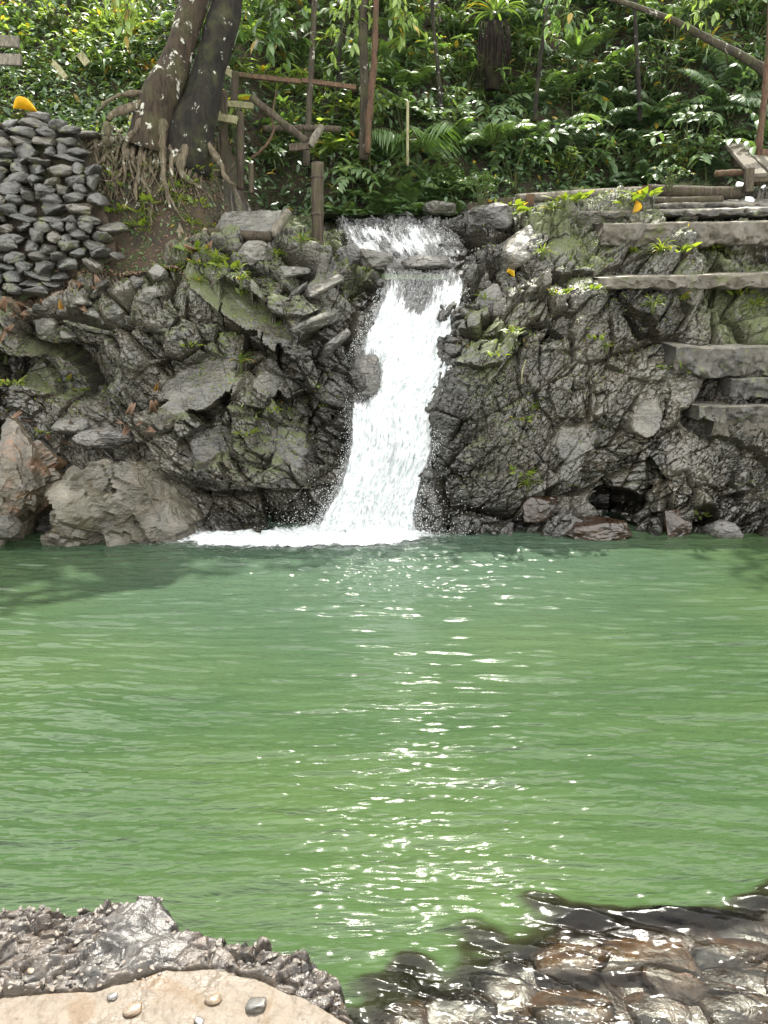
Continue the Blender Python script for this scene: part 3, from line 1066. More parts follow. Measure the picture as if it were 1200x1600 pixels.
def falls_mesh(name, rows, ncol, nrow, seed, cover_fn, lift=0.0, amp=0.03, lump=0.022, fs=0.3):
    P, edge, T, uv = strip(rows, ncol, nrow, lift, amp, seed, fs, lump)
    cov = cover_fn(P, edge, T)
    me = new_mesh(name, P.reshape(-1, 3), grid_quads(nrow, ncol), None, True, {'cover': cov.ravel()})
    fl = me.attributes.new('flow', 'FLOAT_VECTOR', 'POINT')
    fl.data.foreach_set('vector', (uv + seed * 3.7).astype(np.float32).ravel())
    return me


def cov_lower(P, e, T):
    c = -0.30 + 1.05 * sstep(0.0, 0.15, e)
    # glassy lip where the water turns over dark rock
    c -= 0.36 * sstep(0.17, 0.03, T) * (1 - 0.3 * sstep(0.3, 0.0, e))
    c += 0.25 * sstep(0.75, 0.95, T)
    # the rock that pokes out at the left edge
    k_ = at(570, 590, 6.2)
    c -= 0.9 * np.exp(-((P[:, :, 0] - k_[0] + 0.03) / 0.14) ** 2 - ((P[:, :, 2] - k_[2]) / 0.17) ** 2)
    k_ = at(648, 468, 6.6)
    c -= 0.5 * np.exp(-((P[:, :, 0] - k_[0]) / 0.16) ** 2 - ((P[:, :, 2] - k_[2]) / 0.15) ** 2)
    return c


def cov_upper(P, e, T):
    return -0.26 + 0.68 * sstep(0.0, 0.12, e) - 0.36 * sstep(0.30, 0.0, T) + 0.16 * vnoise(P.reshape(-1, 3) * 6.5, 33).reshape(e.shape) - 0.1 * sstep(0.85, 1.0, T)


wf = thing('waterfall', 'white foaming waterfall dropping between two dark rock banks into the green pool', 'waterfall', at(590, 835, 5.8))
inv = Matrix.Translation(-Vector(wf.location))


def child(o, parent):
    o.parent = parent
    o.matrix_parent_inverse = Matrix.Translation(-Vector(parent.location))
    return o


child(link('main_fall', falls_mesh('main_fall', LOWER, 260, 700, 1, cov_lower, 0.13, 0.05, 0.034, 0.22), M['foam']), wf)
child(link('inner_fall', falls_mesh('inner_fall', LOWER, 120, 360, 3, lambda P, e, T: cov_lower(P, e, T) - 0.08, 0.03, 0.03, 0.02, 0.30), M['foam']), wf)
child(link('upper_cascade', falls_mesh('upper_cascade', UPPER, 260, 200, 5, cov_upper, 0.02, 0.03, 0.024, 0.5), M['foam']), wf)
child(link('under_cascade', falls_mesh('under_cascade', UPPER, 160, 120, 8, lambda P, e, T: cov_upper(P, e, T) - 0.1, -0.06, 0.03, 0.02, 0.5), M['foam']), wf)

# upstream water and the small plunge pool under the upper cascade
k = NT('stream_water')
nrm = k.bump(k.noise(k.pos(), 18, 4), 0.5, 0.02)
p = k.principled(Base_Color=(0.05, 0.07, 0.035), Roughness=0.06, IOR=1.33, Normal=nrm)
M['stream'] = k.done(p)
sx, sy = np.meshgrid(np.linspace(-0.62, 0.86, 90), np.linspace(7.4, 9.0, 60))
sz = at(620, 337, 7.5)[2] + 0.012 * fbm(np.stack([sx * 8, sy * 8, sx * 0], 2).reshape(-1, 3), 3, 201).reshape(sx.shape) + 0.0 * sx
tag(link('stream_water', new_mesh('stream_water', np.stack([sx, sy, sz], 2).reshape(-1, 3), grid_quads(60, 90), None, True), M['stream']), kind='structure')
zl = at(660, 427, 6.84)[2]
sx, sy = np.meshgrid(np.linspace(-0.02, 0.84, 90), np.linspace(6.74, 7.05, 40))
sz = zl + 0.006 * fbm(np.stack([sx * 10, sy * 10, sx * 0], 2).reshape(-1, 3), 3, 203).reshape(sx.shape) - 0.06 * sstep(6.84, 6.74, sy)
tag(link('stream_water', new_mesh('stream_water', np.stack([sx, sy, sz], 2).reshape(-1, 3), grid_quads(40, 90), None, True), M['stream']), kind='structure')

# foam apron on the pool
fx, fy = np.meshgrid(np.linspace(-2.1, 0.66, 460), np.linspace(5.1, 5.98, 220))
fz = water_h(fx, fy) + 0.012
f3 = np.stack([fx, fy, fx * 0], 2).reshape(-1, 3)
cen = np.exp(-(((fx + 0.16) / 0.42) ** 2 + ((fy - 5.75) / 0.22) ** 2))
fz = fz + (0.05 * cen) * (0.6 + np.abs(fbm(f3 * 22, 4, 205).reshape(fx.shape))) + 0.008 * np.abs(fbm(f3 * 40, 2, 206).reshape(fx.shape))
dist = ((fx + 0.28) / np.where(fx < -0.28, 1.7, 0.72)) ** 2 + ((fy - 5.52 - 0.02 * (fx + 0.4)) / 0.29) ** 2
cov = 0.88 - 0.62 * dist + 0.45 * cen
me = new_mesh('foam_apron', np.stack([fx, fy, fz], 2).reshape(-1, 3), grid_quads(220, 460), None, True, {'cover': cov.ravel()})
fl = me.attributes.new('flow', 'FLOAT_VECTOR', 'POINT')
fl.data.foreach_set('vector', (f3 * np.array([0.35, 2.2, 1])).astype(np.float32).ravel())
child(link('foam_apron', me, M['foam']), wf)

# spray: thousands of drops thrown off the edges
k = NT('water_drops')
M['drops'] = k.done(k.principled(Base_Color=(0.85, 0.88, 0.88), Roughness=0.25, Transmission_Weight=0.15))
bm = bmesh.new()
bmesh.ops.create_icosphere(bm, subdivisions=1, radius=1.0)
IV = np.array([v.co[:] for v in bm.verts])
IT = np.array([[v.index for v in f.verts] for f in bm.faces])
bm.free()
mb_ = MB()
rows = np.array(LOWER)
nd = 9000
for i in range(nd):
    u = rng.random()
    if i % 14 == 0:
        base = at(rng.uniform(525, 718), rng.uniform(352, 415), 7.12)
        base[1] = np.interp(0, [0, 1], [base[1], base[1]])
        r = rng.uniform(0.0008, 0.0026)
    elif i % 6 < 3:
        py = 838 - abs(rng.normal(0, 42))
        l, rgt, Yd = (np.interp(py, rows[:, 0], rows[:, j]) for j in (1, 2, 3))
        base = at(rng.normal((l + rgt) / 2, (rgt - l) * 0.36), py, Yd - rng.uniform(0.06, 0.3))
        r = rng.uniform(0.0008, 0.0028)
    else:
        py = rng.uniform(450, 835)
        l, rgt, Yd = (np.interp(py, rows[:, 0], rows[:, j]) for j in (1, 2, 3))
        e = l + rng.normal(5, 5) if rng.random() < 0.5 else rgt + rng.normal(-5, 5)
        if rng.random() < 0.3:
            e = rng.uniform(l, rgt)
        base = at(e, py, Yd - rng.uniform(0.06, 0.16))
        r = rng.uniform(0.0008, 0.0026)
    s_ = np.array([r, r, r * rng.uniform(1, 2.2)])
    mb_.add(IV * s_ + base, None, IT)
for i in range(7000):
    py = 842 - abs(rng.normal(0, 30))
    l, rgt, Yd = (np.interp(py, rows[:, 0], rows[:, j]) for j in (1, 2, 3))
    base = at(rng.normal((l + rgt) / 2 - 8, (rgt - l) * 0.42), py, Yd - rng.uniform(0.02, 0.3))
    mb_.add(IV * rng.uniform(0.0005, 0.0014) + base, None, IT)
tag(mb_.build('spray_drops', M['drops']), kind='stuff')

# ------------------------------------------------------------------ foreground rock
def rock_edge_y(x):
    px_y = np.array([at_z(px, py, 0.12)[:2] for px, py in [(-260, 1400), (-60, 1404), (40, 1400), (110, 1404), (150, 1414), (200, 1396), (255, 1398), (290, 1436), (400, 1442), (470, 1470), (520, 1500), (546, 1540), (556, 1590)]])
    return np.interp(x, px_y[:, 0], px_y[:, 1])


gx, gy = np.meshgrid(np.linspace(-1.75, 0.22, 760), np.linspace(0.55, 1.98, 560))
f3 = np.stack([gx, gy, gx * 0], 2).reshape(-1, 3)
ed = rock_edge_y(gx) + 0.0 * gx
inside = ed - gy                                   # >0 on the rock
# right-hand flank
flank = (-0.055 - 0.055 * sstep(1.62, 1.3, gy)) - gx + 0.14 * sstep(1.45, 1.25, gy)
flank = np.interp(gy, [0.5, 1.15, 1.25, 1.36, 1.48, 1.62, 1.9], [0.10, 0.06, 0.01, -0.055, -0.075, -0.11, -0.3]) - gx
ins = np.minimum(inside, flank * 1.0)
z_top = 0.104 + 0.015 * sstep(-0.55, -0.85, gx)
ridge = 0.008 * np.exp(-(((gx + 0.60) / 0.11) ** 2)) * sstep(1.35, 1.5, gy)
q1 = np.stack([gx * 3.0 + gy * 1.0, gy * 5.0 - gx * 2.2, gx * 0], 2).reshape(-1, 3)
H1, E1 = facets(q1 * 1.6, 301)
H2, E2 = facets(q1 * 5.0, 302)
H3, E3 = facets(f3 * 34, 303)
sl_e = np.array([at_z(px, py, 0.12)[:2] for px, py in [(-300, 1560), (0, 1548), (150, 1546), (195, 1534), (260, 1514), (330, 1507), (400, 1516), (480, 1552), (540, 1590), (590, 1625)]])
back = sstep(-0.012, 0.02, gy - np.interp(gx, sl_e[:, 0], sl_e[:, 1]) + 0.012 * vnoise(f3 * 9, 305).reshape(gx.shape))
mass = np.exp(-(((gx + 0.60 - 0.35 * (gy - 1.6)) / 0.13) ** 4 + ((gy - 1.58) / 0.16) ** 4)).ravel()
rough_z = 0.009 * H1 + 0.012 * fbm(f3 * 12, 3, 315) + (0.008 * H2 + 0.005 * H3 - 0.01 * np.exp(-(E2 / 0.1) ** 2)) * (1 - 0.85 * mass) + 0.012 * mass
lay = 0.012 * vnoise(np.stack([(gy * 0.8 + gx * 0.55).ravel() * 28, gx.ravel() * 2, gx.ravel() * 0], 1), 306)
slab_z = 0.118 + 0.010 * fbm(f3 * 3.5, 3, 307) + 0.0025 * fbm(f3 * 26, 4, 308) + 0.0014 * fbm(f3 * 90, 2, 311)
z = np.where(True, 0, 0) + (1 - back) * slab_z.reshape(gx.shape) + back * (z_top + ridge + rough_z.reshape(gx.shape) + lay.reshape(gx.shape))
z = z - 0.035 * np.exp(-((back - 0.35) / 0.22) ** 2) * 0.6
fall_ = sstep(-0.10, 0.05, ins + 0.02 * vnoise(f3 * 16, 309).reshape(gx.shape) + 0.012 * H2.reshape(gx.shape))
z = -0.25 + (z + 0.25) * fall_
me = new_mesh('shore_rock', np.stack([gx, gy, z], 2).reshape(-1, 3), grid_quads(560, 760), None, True, {'slab': (1 - back).ravel(), 'mass': mass, 'low': sstep(0.10, 0.0, z).ravel()})
k = NT('shore_rock')
P = k.pos()
sl = k.attr('slab')
n1 = k.noise(P, 6, 5, 0.6)
n2 = k.noise(P, 30, 5, 0.65)
n3 = k.noise(P, 150, 3, 0.6)
st = k.noise(k.mapping(P, (3, 9, 9), (0, 0, 0.6)), 6, 5, 0.65, 0.5)
dk = k.mix(k.ramp(n2, 0.35, 0.65), (0.009, 0.007, 0.0055), (0.042, 0.031, 0.021))
dk = k.mix(k.ramp(st, 0.45, 0.65, 0, 0.6), dk, (0.07, 0.065, 0.06))
dk = k.mix(k.ramp(n1, 0.5, 0.7, 0, 0.5), dk, (0.06, 0.036, 0.021))
tn = k.mix(k.ramp(n1, 0.3, 0.7), (0.052, 0.042, 0.030), (0.098, 0.082, 0.062))
tn = k.mix(k.ramp(n2, 0.45, 0.68, 0, 0.75), tn, (0.045, 0.033, 0.021))
tn = k.mix(k.ramp(k.noise(k.mapping(P, (1, 1, 1), (0, 0, 0), (3, 1, 0)), 4.5, 4, 0.6, 1.0), 0.58, 0.66, 0, 0.7), tn, (0.06, 0.036, 0.014))
tn = k.mix(k.ramp(n3, 0.3, 0.7, 0.35, 0), tn, (0.10, 0.07, 0.045))
dk = k.mix(k.math('MULTIPLY', k.attr('mass'), 0.8), dk, k.mix(k.ramp(st, 0.35, 0.65), (0.007, 0.007, 0.0065), (0.042, 0.040, 0.038)))
c = k.mix(sl, dk, tn)
c = k.mix(k.math('MULTIPLY', k.attr('low'), 0.6), c, (0.02, 0.018, 0.014))
rg = k.math('ADD', k.ramp(n1, 0.35, 0.6, 0.22, 0.5), k.math('MULTIPLY', sl, 0.22))
rg = k.math('SUBTRACT', rg, k.math('MULTIPLY', k.attr('mass'), 0.1))
nrm = k.bump(k.math('ADD', k.math('ADD', n2, k.math('MULTIPLY', st, 0.6)), k.math('MULTIPLY', n3, 0.4)), 0.6, 0.008)
M['shore'] = k.done(k.principled(Base_Color=c, Roughness=rg, Normal=nrm))
shore = tag(link('shore_rock', me, M['shore']), kind='structure')
_sg = (gx, gy, z)


def shore_pt(px, py):
    """point of the foreground rock seen at a pixel"""
    x_, y_, z__ = (A.ravel() for A in _sg)
    zz = z__ - CAM_H
    f_ = y_ * cp - zz * sp
    ux = 600 + FPX * x_ / f_
    uy = 800 - FPX * (y_ * sp + zz * cp) / f_
    i = int(np.argmin((ux - px) ** 2 + (uy - py) ** 2))
    return np.array([x_[i], y_[i], z__[i]])

# ------------------------------------------------------------------ leaves and plants
def leaf_tpl(n=4, L=1.0, W=0.4, droop=0.18, fold=0.12, tipw=0.0, belly=0.42):
    t = np.linspace(0, 1, n + 1)
    wprof = np.where(t < belly, np.sin(t / belly * math.pi / 2) ** 0.8, np.cos((t - belly) / (1 - belly) * math.pi / 2) ** 0.9)
    wprof = np.clip(wprof, 0.03, 1) * W / 2
    y = t * L
    z = -droop * L * t ** 2
    V = np.concatenate([np.stack([-wprof, y, z + fold * wprof * 2], 1), np.stack([0 * t, y, z], 1), np.stack([wprof, y, z + fold * wprof * 2], 1)])
    m = n + 1
    i = np.arange(n)
    Q = np.concatenate([np.stack([i, i + m, i + m + 1, i + 1], 1), np.stack([i + m, i + 2 * m, i + 2 * m + 1, i + m + 1], 1)])
    return V, Q


def basis(d, upv):
    """rows of local axes (x, y, z) for leaves along d; arrays (k,3)"""
    d = d / (np.linalg.norm(d, axis=1, keepdims=True) + 1e-9)
    x = np.cross(d, upv)
    x /= np.linalg.norm(x, axis=1, keepdims=True) + 1e-9
    z = np.cross(x, d)
    return np.stack([x, d, z], 1)


def scatter(mb, tpl, pos, dirs, ups, size, rnd):
    V, Q = tpl
    B = basis(np.asarray(dirs, float), np.asarray(ups, float))
    size = np.broadcast_to(np.asarray(size, float), (len(pos),))
    P = np.einsum('vi,kij->kvj', V, B) * size[:, None, None] + np.asarray(pos)[:, None, :]
    k_, nv = len(pos), len(V)
    QQ = (Q[None] + (np.arange(k_) * nv)[:, None, None]).reshape(-1, 4)
    mb.add(P.reshape(-1, 3), QQ, None, np.repeat(rnd, nv))


def rot_z(v, a):
    return np.array([v[0] * math.cos(a) - v[1] * math.sin(a), v[0] * math.sin(a) + v[1] * math.cos(a), v[2]])


def make_shrub(seed, H=0.6, nb=9, nl=14, L=0.13, W=0.42, spread=0.9, droop=0.3, whorl=False):
    r = np.random.default_rng(seed)
    fol, st = MB(), MB()
    pos, dr, up, sz = [], [], [], []
    for b in range(nb):
        az = 2 * math.pi * (b + r.uniform(-0.4, 0.4)) / nb
        lean = r.uniform(0.15, spread)
        h = H * r.uniform(0.55, 1.1)
        ctrl = [np.zeros(3), rot_z(np.array([lean * h * 0.35, 0, h * 0.5]), az), rot_z(np.array([lean * h * 0.8, 0, h * (1 - 0.15 * lean)]), az + r.uniform(-0.3, 0.3)), rot_z(np.array([lean * h * 1.15, 0, h * (1.02 - 0.3 * lean)]), az + r.uniform(-0.4, 0.4))]
        pts = curve_pts(ctrl, 14)
        st.tube(pts, np.linspace(0.009, 0.003, 14) * (H / 0.6) ** 0.5, 5)
        tan = np.gradient(pts, axis=0)
        for j in range(nl):
            f = 1.0 if (whorl and j < nl * 0.6) else r.uniform(0.3, 1.0)
            i = min(int(f * 13), 12)
            p = pts[i] + (pts[i + 1] - pts[i]) * (f * 13 - i if f < 1 else 1)
            t = tan[i] / np.linalg.norm(tan[i])
            a = r.uniform(0, 2 * math.pi)
            sd = np.array([math.cos(a), math.sin(a), r.uniform(-0.1, 0.5)])
            d = sd * 0.95 + t * r.uniform(0.3, 0.8)
            d[2] -= droop * r.uniform(0, 1.2)
            pos.append(p)
            dr.append(d)
            up.append([r.normal(0, 0.25), r.normal(0, 0.25) - 0.25, 1])
            sz.append(L * r.uniform(0.6, 1.25))
    scatter(fol, leaf_tpl(4, 1, W, 0.22, 0.12), pos, dr, up, sz, r.random(len(pos)))
    return {'foliage': fol, 'stem': st}


def make_fern(seed, nf=11, L=0.6, pin=20, pl=0.16, arch=0.7, trunk=0.0, width=0.2, lo=0.3):
    r = np.random.default_rng(seed)
    fol, st = MB(), MB()
    pos, dr, up, sz = [], [], [], []
    if trunk:
        st.tube(curve_pts([[0, 0, -0.1], [0.02, 0, trunk * 0.5], [0, 0.01, trunk]], 10), np.linspace(0.05, 0.04, 10), 8, 0.25, seed)
    for f in range(nf):
        az = 2 * math.pi * (f + r.uniform(-0.35, 0.35)) / nf
        Lf = L * r.uniform(0.7, 1.1)
        e0 = r.uniform(0.7, 1.25)
        n = 16
        e = e0 - arch * 1.9 * np.linspace(0, 1, n) ** 1.3
        seg = Lf / (n - 1)
        xz = np.cumsum(np.stack([np.cos(e) * seg, np.sin(e) * seg], 1), axis=0) - [math.cos(e0) * seg, math.sin(e0) * seg]
        pts = np.stack([xz[:, 0] * math.cos(az), xz[:, 0] * math.sin(az), xz[:, 1] + trunk], 1)
        st.tube(pts, np.linspace(0.006, 0.0015, n) * (L / 0.6), 4, cap=False)
        tan = np.gradient(pts, axis=0)
        for j in range(pin):
            u = 0.12 + 0.86 * (j + 0.5) / pin
            i = min(int(u * (n - 1)), n - 2)
            p = pts[i] + (pts[i + 1] - pts[i]) * (u * (n - 1) - i)
            t = tan[i] / np.linalg.norm(tan[i])
            sd = np.cross(t, [0, 0, 1])
            sd /= np.linalg.norm(sd) + 1e-9
            upl = np.cross(sd, t)
            size = pl * (math.sin(math.pi * (0.12 + 0.86 * u)) ** 0.7) * (L / 0.6)
            for s_ in (-1, 1):
                pos.append(p)
                dr.append(sd * s_ + t * 0.35 - np.array([0, 0, lo * r.uniform(0.5, 1.2)]))
                up.append(upl + r.normal(0, 0.12, 3))
                sz.append(size * r.uniform(0.85, 1.1))
    rr_ = np.clip(np.repeat(r.random(nf), pin * 2) * 0.7 + r.random(len(pos)) * 0.28, 0, 0.96)
    scatter(fol, leaf_tpl(3, 1, width, 0.2, 0.1, belly=0.3), pos, dr, up, sz, rr_)
    return {'foliage': fol, 'stem': st}


def make_strap(seed, n=34, L=0.42, W=0.026, stem=0.12, arch=1.7, skirt=0):
    r = np.random.default_rng(seed)
    fol, st = MB(), MB()
    st.tube([[0, 0, -0.05], [0.01, 0, stem * 0.6], [0, 0, stem + 0.03]], [0.018, 0.016, 0.02], 7, 0.15, seed)
    m = 9
    for j in range(n):
        az = r.uniform(0, 2 * math.pi)
        e0 = r.uniform(0.35, 1.45)
        Lf = L * r.uniform(0.6, 1.1)
        e = e0 - arch * r.uniform(0.7, 1.2) * np.linspace(0, 1, m) ** 1.6
        seg = Lf / (m - 1)
        xz = np.cumsum(np.stack([np.cos(e) * seg, np.sin(e) * seg], 1), axis=0)
        c = np.stack([xz[:, 0] * math.cos(az), xz[:, 0] * math.sin(az), xz[:, 1] + stem], 1)
        sd = np.array([-math.sin(az), math.cos(az), 0.0])
        w_ = W * np.interp(np.linspace(0, 1, m), [0, 0.3, 0.75, 1], [0.6, 1, 0.7, 0.05]) / 2
        V = np.concatenate([c - sd * w_[:, None] + [0, 0, 0.003], c, c + sd * w_[:, None] + [0, 0, 0.003]])
        i = np.arange(m - 1)
        Q = np.concatenate([np.stack([i, i + m, i + m + 1, i + 1], 1), np.stack([i + m, i + 2 * m, i + 2 * m + 1, i + m + 1], 1)])
        fol.add(V, Q, None, r.random())
    return {'foliage': fol, 'stem': st}


def make_pinnate(seed, nb=6, L=0.5, leafL=0.15, pairs=6):
    """sapling with long drooping compound leaves"""
    r = np.random.default_rng(seed)
    fol, st = MB(), MB()
    H = 0.45
    st.tube(curve_pts([[0, 0, -0.1], [0.02, 0, H * 0.5], [0, 0.01, H]], 8), np.linspace(0.012, 0.007, 8), 6)
    pos, dr, up, sz = [], [], [], []
    for b in range(nb):
        az = 2 * math.pi * (b + r.uniform(-0.3, 0.3)) / nb
        z0 = H * r.uniform(0.55, 1.0)
        Lf = L * r.uniform(0.7, 1.15)
        e0 = r.uniform(0.2, 0.9)
        n = 12
        e = e0 - 1.3 * np.linspace(0, 1, n) ** 1.2
        seg = Lf / (n - 1)
        xz = np.cumsum(np.stack([np.cos(e) * seg, np.sin(e) * seg], 1), axis=0)
        pts = np.stack([xz[:, 0] * math.cos(az), xz[:, 0] * math.sin(az), xz[:, 1] + z0], 1)
        st.tube(pts, np.linspace(0.005, 0.002, n), 4)
        tan = np.gradient(pts, axis=0)
        for j in range(pairs):
            i = min(int((0.2 + 0.8 * j / (pairs - 1)) * (n - 1)), n - 1)
            t = tan[i] / np.linalg.norm(tan[i])
            sd = np.cross(t, [0, 0, 1])
            sd /= np.linalg.norm(sd) + 1e-9
            for s_ in (-1, 1):
                pos.append(pts[i])
                dr.append(sd * s_ * 0.9 + t * 0.55 + np.array([0, 0, -0.35 * r.random()]))
                up.append(np.array([0, -0.25, 1]) + r.normal(0, 0.2, 3))
                sz.append(leafL * r.uniform(0.75, 1.2))
    scatter(fol, leaf_tpl(5, 1, 0.40, 0.3, 0.12), pos, dr, up, sz, r.random(len(pos)))
    return {'foliage': fol, 'stem': st}


def make_tuft(seed, n=26, L=0.07, W=0.45):
    """small leafy weed or moss tuft"""
    r = np.random.default_rng(seed)
    fol = MB()
    a = r.uniform(0, 2 * math.pi, n)
    rad = np.sqrt(r.random(n)) * L * 1.1
    pos = np.stack([np.cos(a) * rad, np.sin(a) * rad, r.uniform(0, L * 0.5, n)], 1)
    d = np.stack([np.cos(a + r.normal(0, 0.5, n)), np.sin(a + r.normal(0, 0.5, n)), r.uniform(0.1, 1.4, n)], 1)
    up = np.stack([r.normal(0, 0.4, n), r.normal(0, 0.4, n) - 0.3, np.ones(n)], 1)
    scatter(fol, leaf_tpl(3, 1, W, 0.35, 0.1), pos, d, up, L * r.uniform(0.5, 1.1, n), r.random(n))
    return {'foliage': fol}


def mesh_set(name, parts, leafmat):
    out = {}
    for k_, mb in parts.items():
        me = mb.mesh(name + '_' + k_)
        me.materials.append(leafmat if k_ == 'foliage' else M['stem'])
        out[k_] = me
    return out


KINDS = {}
for i in range(3):
    KINDS['shrub', i] = mesh_set('shrub', make_shrub(10 + i, 0.55, 11, 15, 0.105), M['leaf_broad'])
    KINDS['light', i] = mesh_set('shrub', make_shrub(20 + i, 0.5, 12, 16, 0.085, 0.46), M['leaf_light'])
    KINDS['dark', i] = mesh_set('shrub', make_shrub(30 + i, 0.6, 12, 18, 0.085, 0.40, 1.0, 0.5), M['leaf_dark'])
    KINDS['fern', i] = mesh_set('fern', make_fern(40 + i, 11 + i, 0.55, 24, 0.15), M['leaf_fern'])
    KINDS['strap', i] = mesh_set('strap', make_strap(50 + i, 36 + 6 * i), M['leaf_strap'])
    KINDS['tuft', i] = mesh_set('tuft', make_tuft(60 + i), M['leaf_moss'])
    KINDS['grass', i] = mesh_set('grass', make_strap(70 + i, 26, 0.12, 0.010, 0.01, 1.3), M['leaf_moss'])
for i in range(2):
    KINDS['treefern', i] = mesh_set('treefern', make_fern(80 + i, 11, 0.95, 46, 0.125, 0.75, 0.45, 0.15, 0.45), M['leaf_fern'])
    KINDS['darkfern', i] = mesh_set('darkfern', make_fern(84 + i, 12, 0.7, 38, 0.11, 0.8, 0.1, 0.17, 0.5), M['leaf_dark'])
    KINDS['pinnate', i] = mesh_set('pinnate', make_pinnate(90 + i), M['leaf_broad'])
    KINDS['whorl', i] = mesh_set('whorl', make_shrub(95 + i, 0.42, 5, 16, 0.17, 0.26, 0.6, 0.1, True), M['leaf_light'])
KINDS['palm', 0] = mesh_set('palm', make_fern(100, 7, 0.85, 22, 0.30, 0.85, 0.15, 0.09, 0.8), M['leaf_fern'])
KINDS['orange', 0] = mesh_set('bromeliad', make_strap(104, 30, 0.24, 0.03, 0.03, 1.2), M['leaf_orange'])

PLANT_NAMES = {'shrub': ('shrub', 'shrub'), 'light': ('shrub', 'shrub'), 'dark': ('shrub', 'shrub'), 'fern': ('fern', 'fern'), 'strap': ('strap_leaf_plant', 'plant'), 'tuft': ('weed', 'weed'),
               'grass': ('grass_tuft', 'grass tuft'), 'treefern': ('tree_fern', 'tree fern'), 'darkfern': ('fern', 'fern'), 'pinnate': ('sapling', 'sapling'), 'whorl': ('leafy_plant', 'plant'),
               'palm': ('palm_plant', 'palm'), 'orange': ('bromeliad', 'plant')}


def plant(kind, var, loc, s, label, group=None, yaw=None, tilt=(0, 0)):
    nm, cat = PLANT_NAMES[kind]
    ms_ = KINDS[kind, var]
    root = bpy.data.objects.new(nm, ms_['foliage'])
    COL.objects.link(root)
    tag(root, label, cat, group)
    root.location = tuple(float(v) for v in loc)
    root.rotation_euler = (tilt[0], tilt[1], random.uniform(0, 6.28) if yaw is None else yaw)
    root.scale = (s, s, s * random.uniform(0.9, 1.1))
    if 'stem' in ms_:
        st = bpy.data.objects.new('stem', ms_['stem'])
        COL.objects.link(st)
        st.parent = root
    return root


# zones of the forest: what stands at a pixel
def zone(px, py):
    if px < 260:
        return 'on the slope behind the stone wall' if py > 70 else 'high up at the top left corner'
    if px < 345:
        return 'between the two big leaning trunks'
    if px < 480:
        return 'behind the broken wooden fence' if py > 105 else 'above the broken wooden fence'
    if px < 570:
        return 'behind the bamboo post' if py > 130 else 'left of the paired slender trunks'
    if px < 730:
        return 'just above the lip of the falls' if py > 200 else 'right of the paired slender trunks'
    if px < 960:
        return 'behind the long bamboo pipe' if py > 170 else 'beside the dark fibrous stump'
    if py > 170:
        return 'left of the plank bench'
    return 'below the leaning bare trunk' if px < 1130 else 'in the top right corner'


LOOK = {'shrub': 'mid green broad leaved shrub', 'light': 'bright yellow green small leaved shrub', 'dark': 'dark glossy leaved shrub', 'fern': 'bright arching fern', 'strap': 'spiky rosette of narrow strap leaves',
        'treefern': 'wide tree fern with feathery fronds', 'darkfern': 'dark green drooping fern', 'pinnate': 'sapling with large drooping compound leaves', 'whorl': 'plant with whorls of long pale leaves'}
rp = random.Random(21)
SPOTS = []


def weights(px, py):
    if px < 260:
        return [('light', 6), ('shrub', 2), ('strap', 1.5), ('fern', 1)]
    if px < 560:
        return [('light', 3), ('shrub', 4), ('pinnate', 1.6), ('whorl', 1.6), ('fern', 1.2), ('strap', 0.6)]
    if px < 730:
        return [('light', 2.0), ('dark', 2), ('shrub', 3.5), ('fern', 2.2), ('strap', 0.8)] if py < 230 else [('fern', 4), ('shrub', 2), ('dark', 2)]
    return [('dark', 3.6), ('shrub', 2.6), ('treefern', 0.25), ('darkfern', 2.6), ('fern', 2.0), ('strap', 0.7), ('pinnate', 1.3), ('light', 0.7)]


rows_y = [(-70, 52), (-30, 48), (8, 48), (44, 48), (80, 48), (116, 50), (152, 50), (188, 50), (222, 48), (256, 46), (286, 44), (308, 44)]
for (py0, step) in rows_y:
    px0 = -90
    while px0 < 1300:
        px, py = px0 + rp.uniform(-22, 22), py0 + rp.uniform(-20, 20)
        px0 += step * rp.uniform(0.85, 1.2)
        if px < 330 and py > 118:
            continue                      # wall terrace and big tree
        if 330 < px < 520 and py > 255:
            continue                      # path
        if px > 715 and py > 292:
            continue
        if 300 < px < 420 and 120 < py < 255 and rp.random() < 0.75:
            continue
        if px > 1110 and 200 < py:
            continue
        ws = weights(px, py)
        tot = sum(v for _, v in ws)
        u = rp.random() * tot
        for kd, v in ws:
            u -= v
            if u <= 0:
                break
        SPOTS.append((kd, px, py, rp.uniform(0.6, 1.1)))
# hand placed
SPOTS += [('whorl', 480, 140, 0.9), ('whorl', 430, 150, 0.9), ('pinnate', 425, 60, 1.0), ('pinnate', 455, 90, 1.0), ('strap', 700, 165, 0.8), ('strap', 770, 205, 0.8), ('strap', 750, 150, 0.7), ('strap', 1085, 95, 0.9),
          ('strap', 860, 150, 0.9), ('strap', 810, 70, 0.9), ('treefern', 960, 150, 0.62), ('treefern', 1010, 205, 0.55), ('fern', 560, 290, 0.6), ('fern', 590, 300, 0.7), ('fern', 640, 300, 0.7), ('fern', 560, 235, 0.6), ('fern', 680, 290, 0.6),
          ('pinnate', 1100, 215, 0.9), ('pinnate', 1060, 205, 0.8), ('strap', 190, 70, 1.0), ('strap', 170, 40, 1.0), ('strap', 225, 130, 0.7)]
SPOTS += [('fern', px, 318 + (px * 7) % 9, 0.55) for px in (535, 560, 585, 612, 640, 665, 690, 712)]
seen_labels = {}
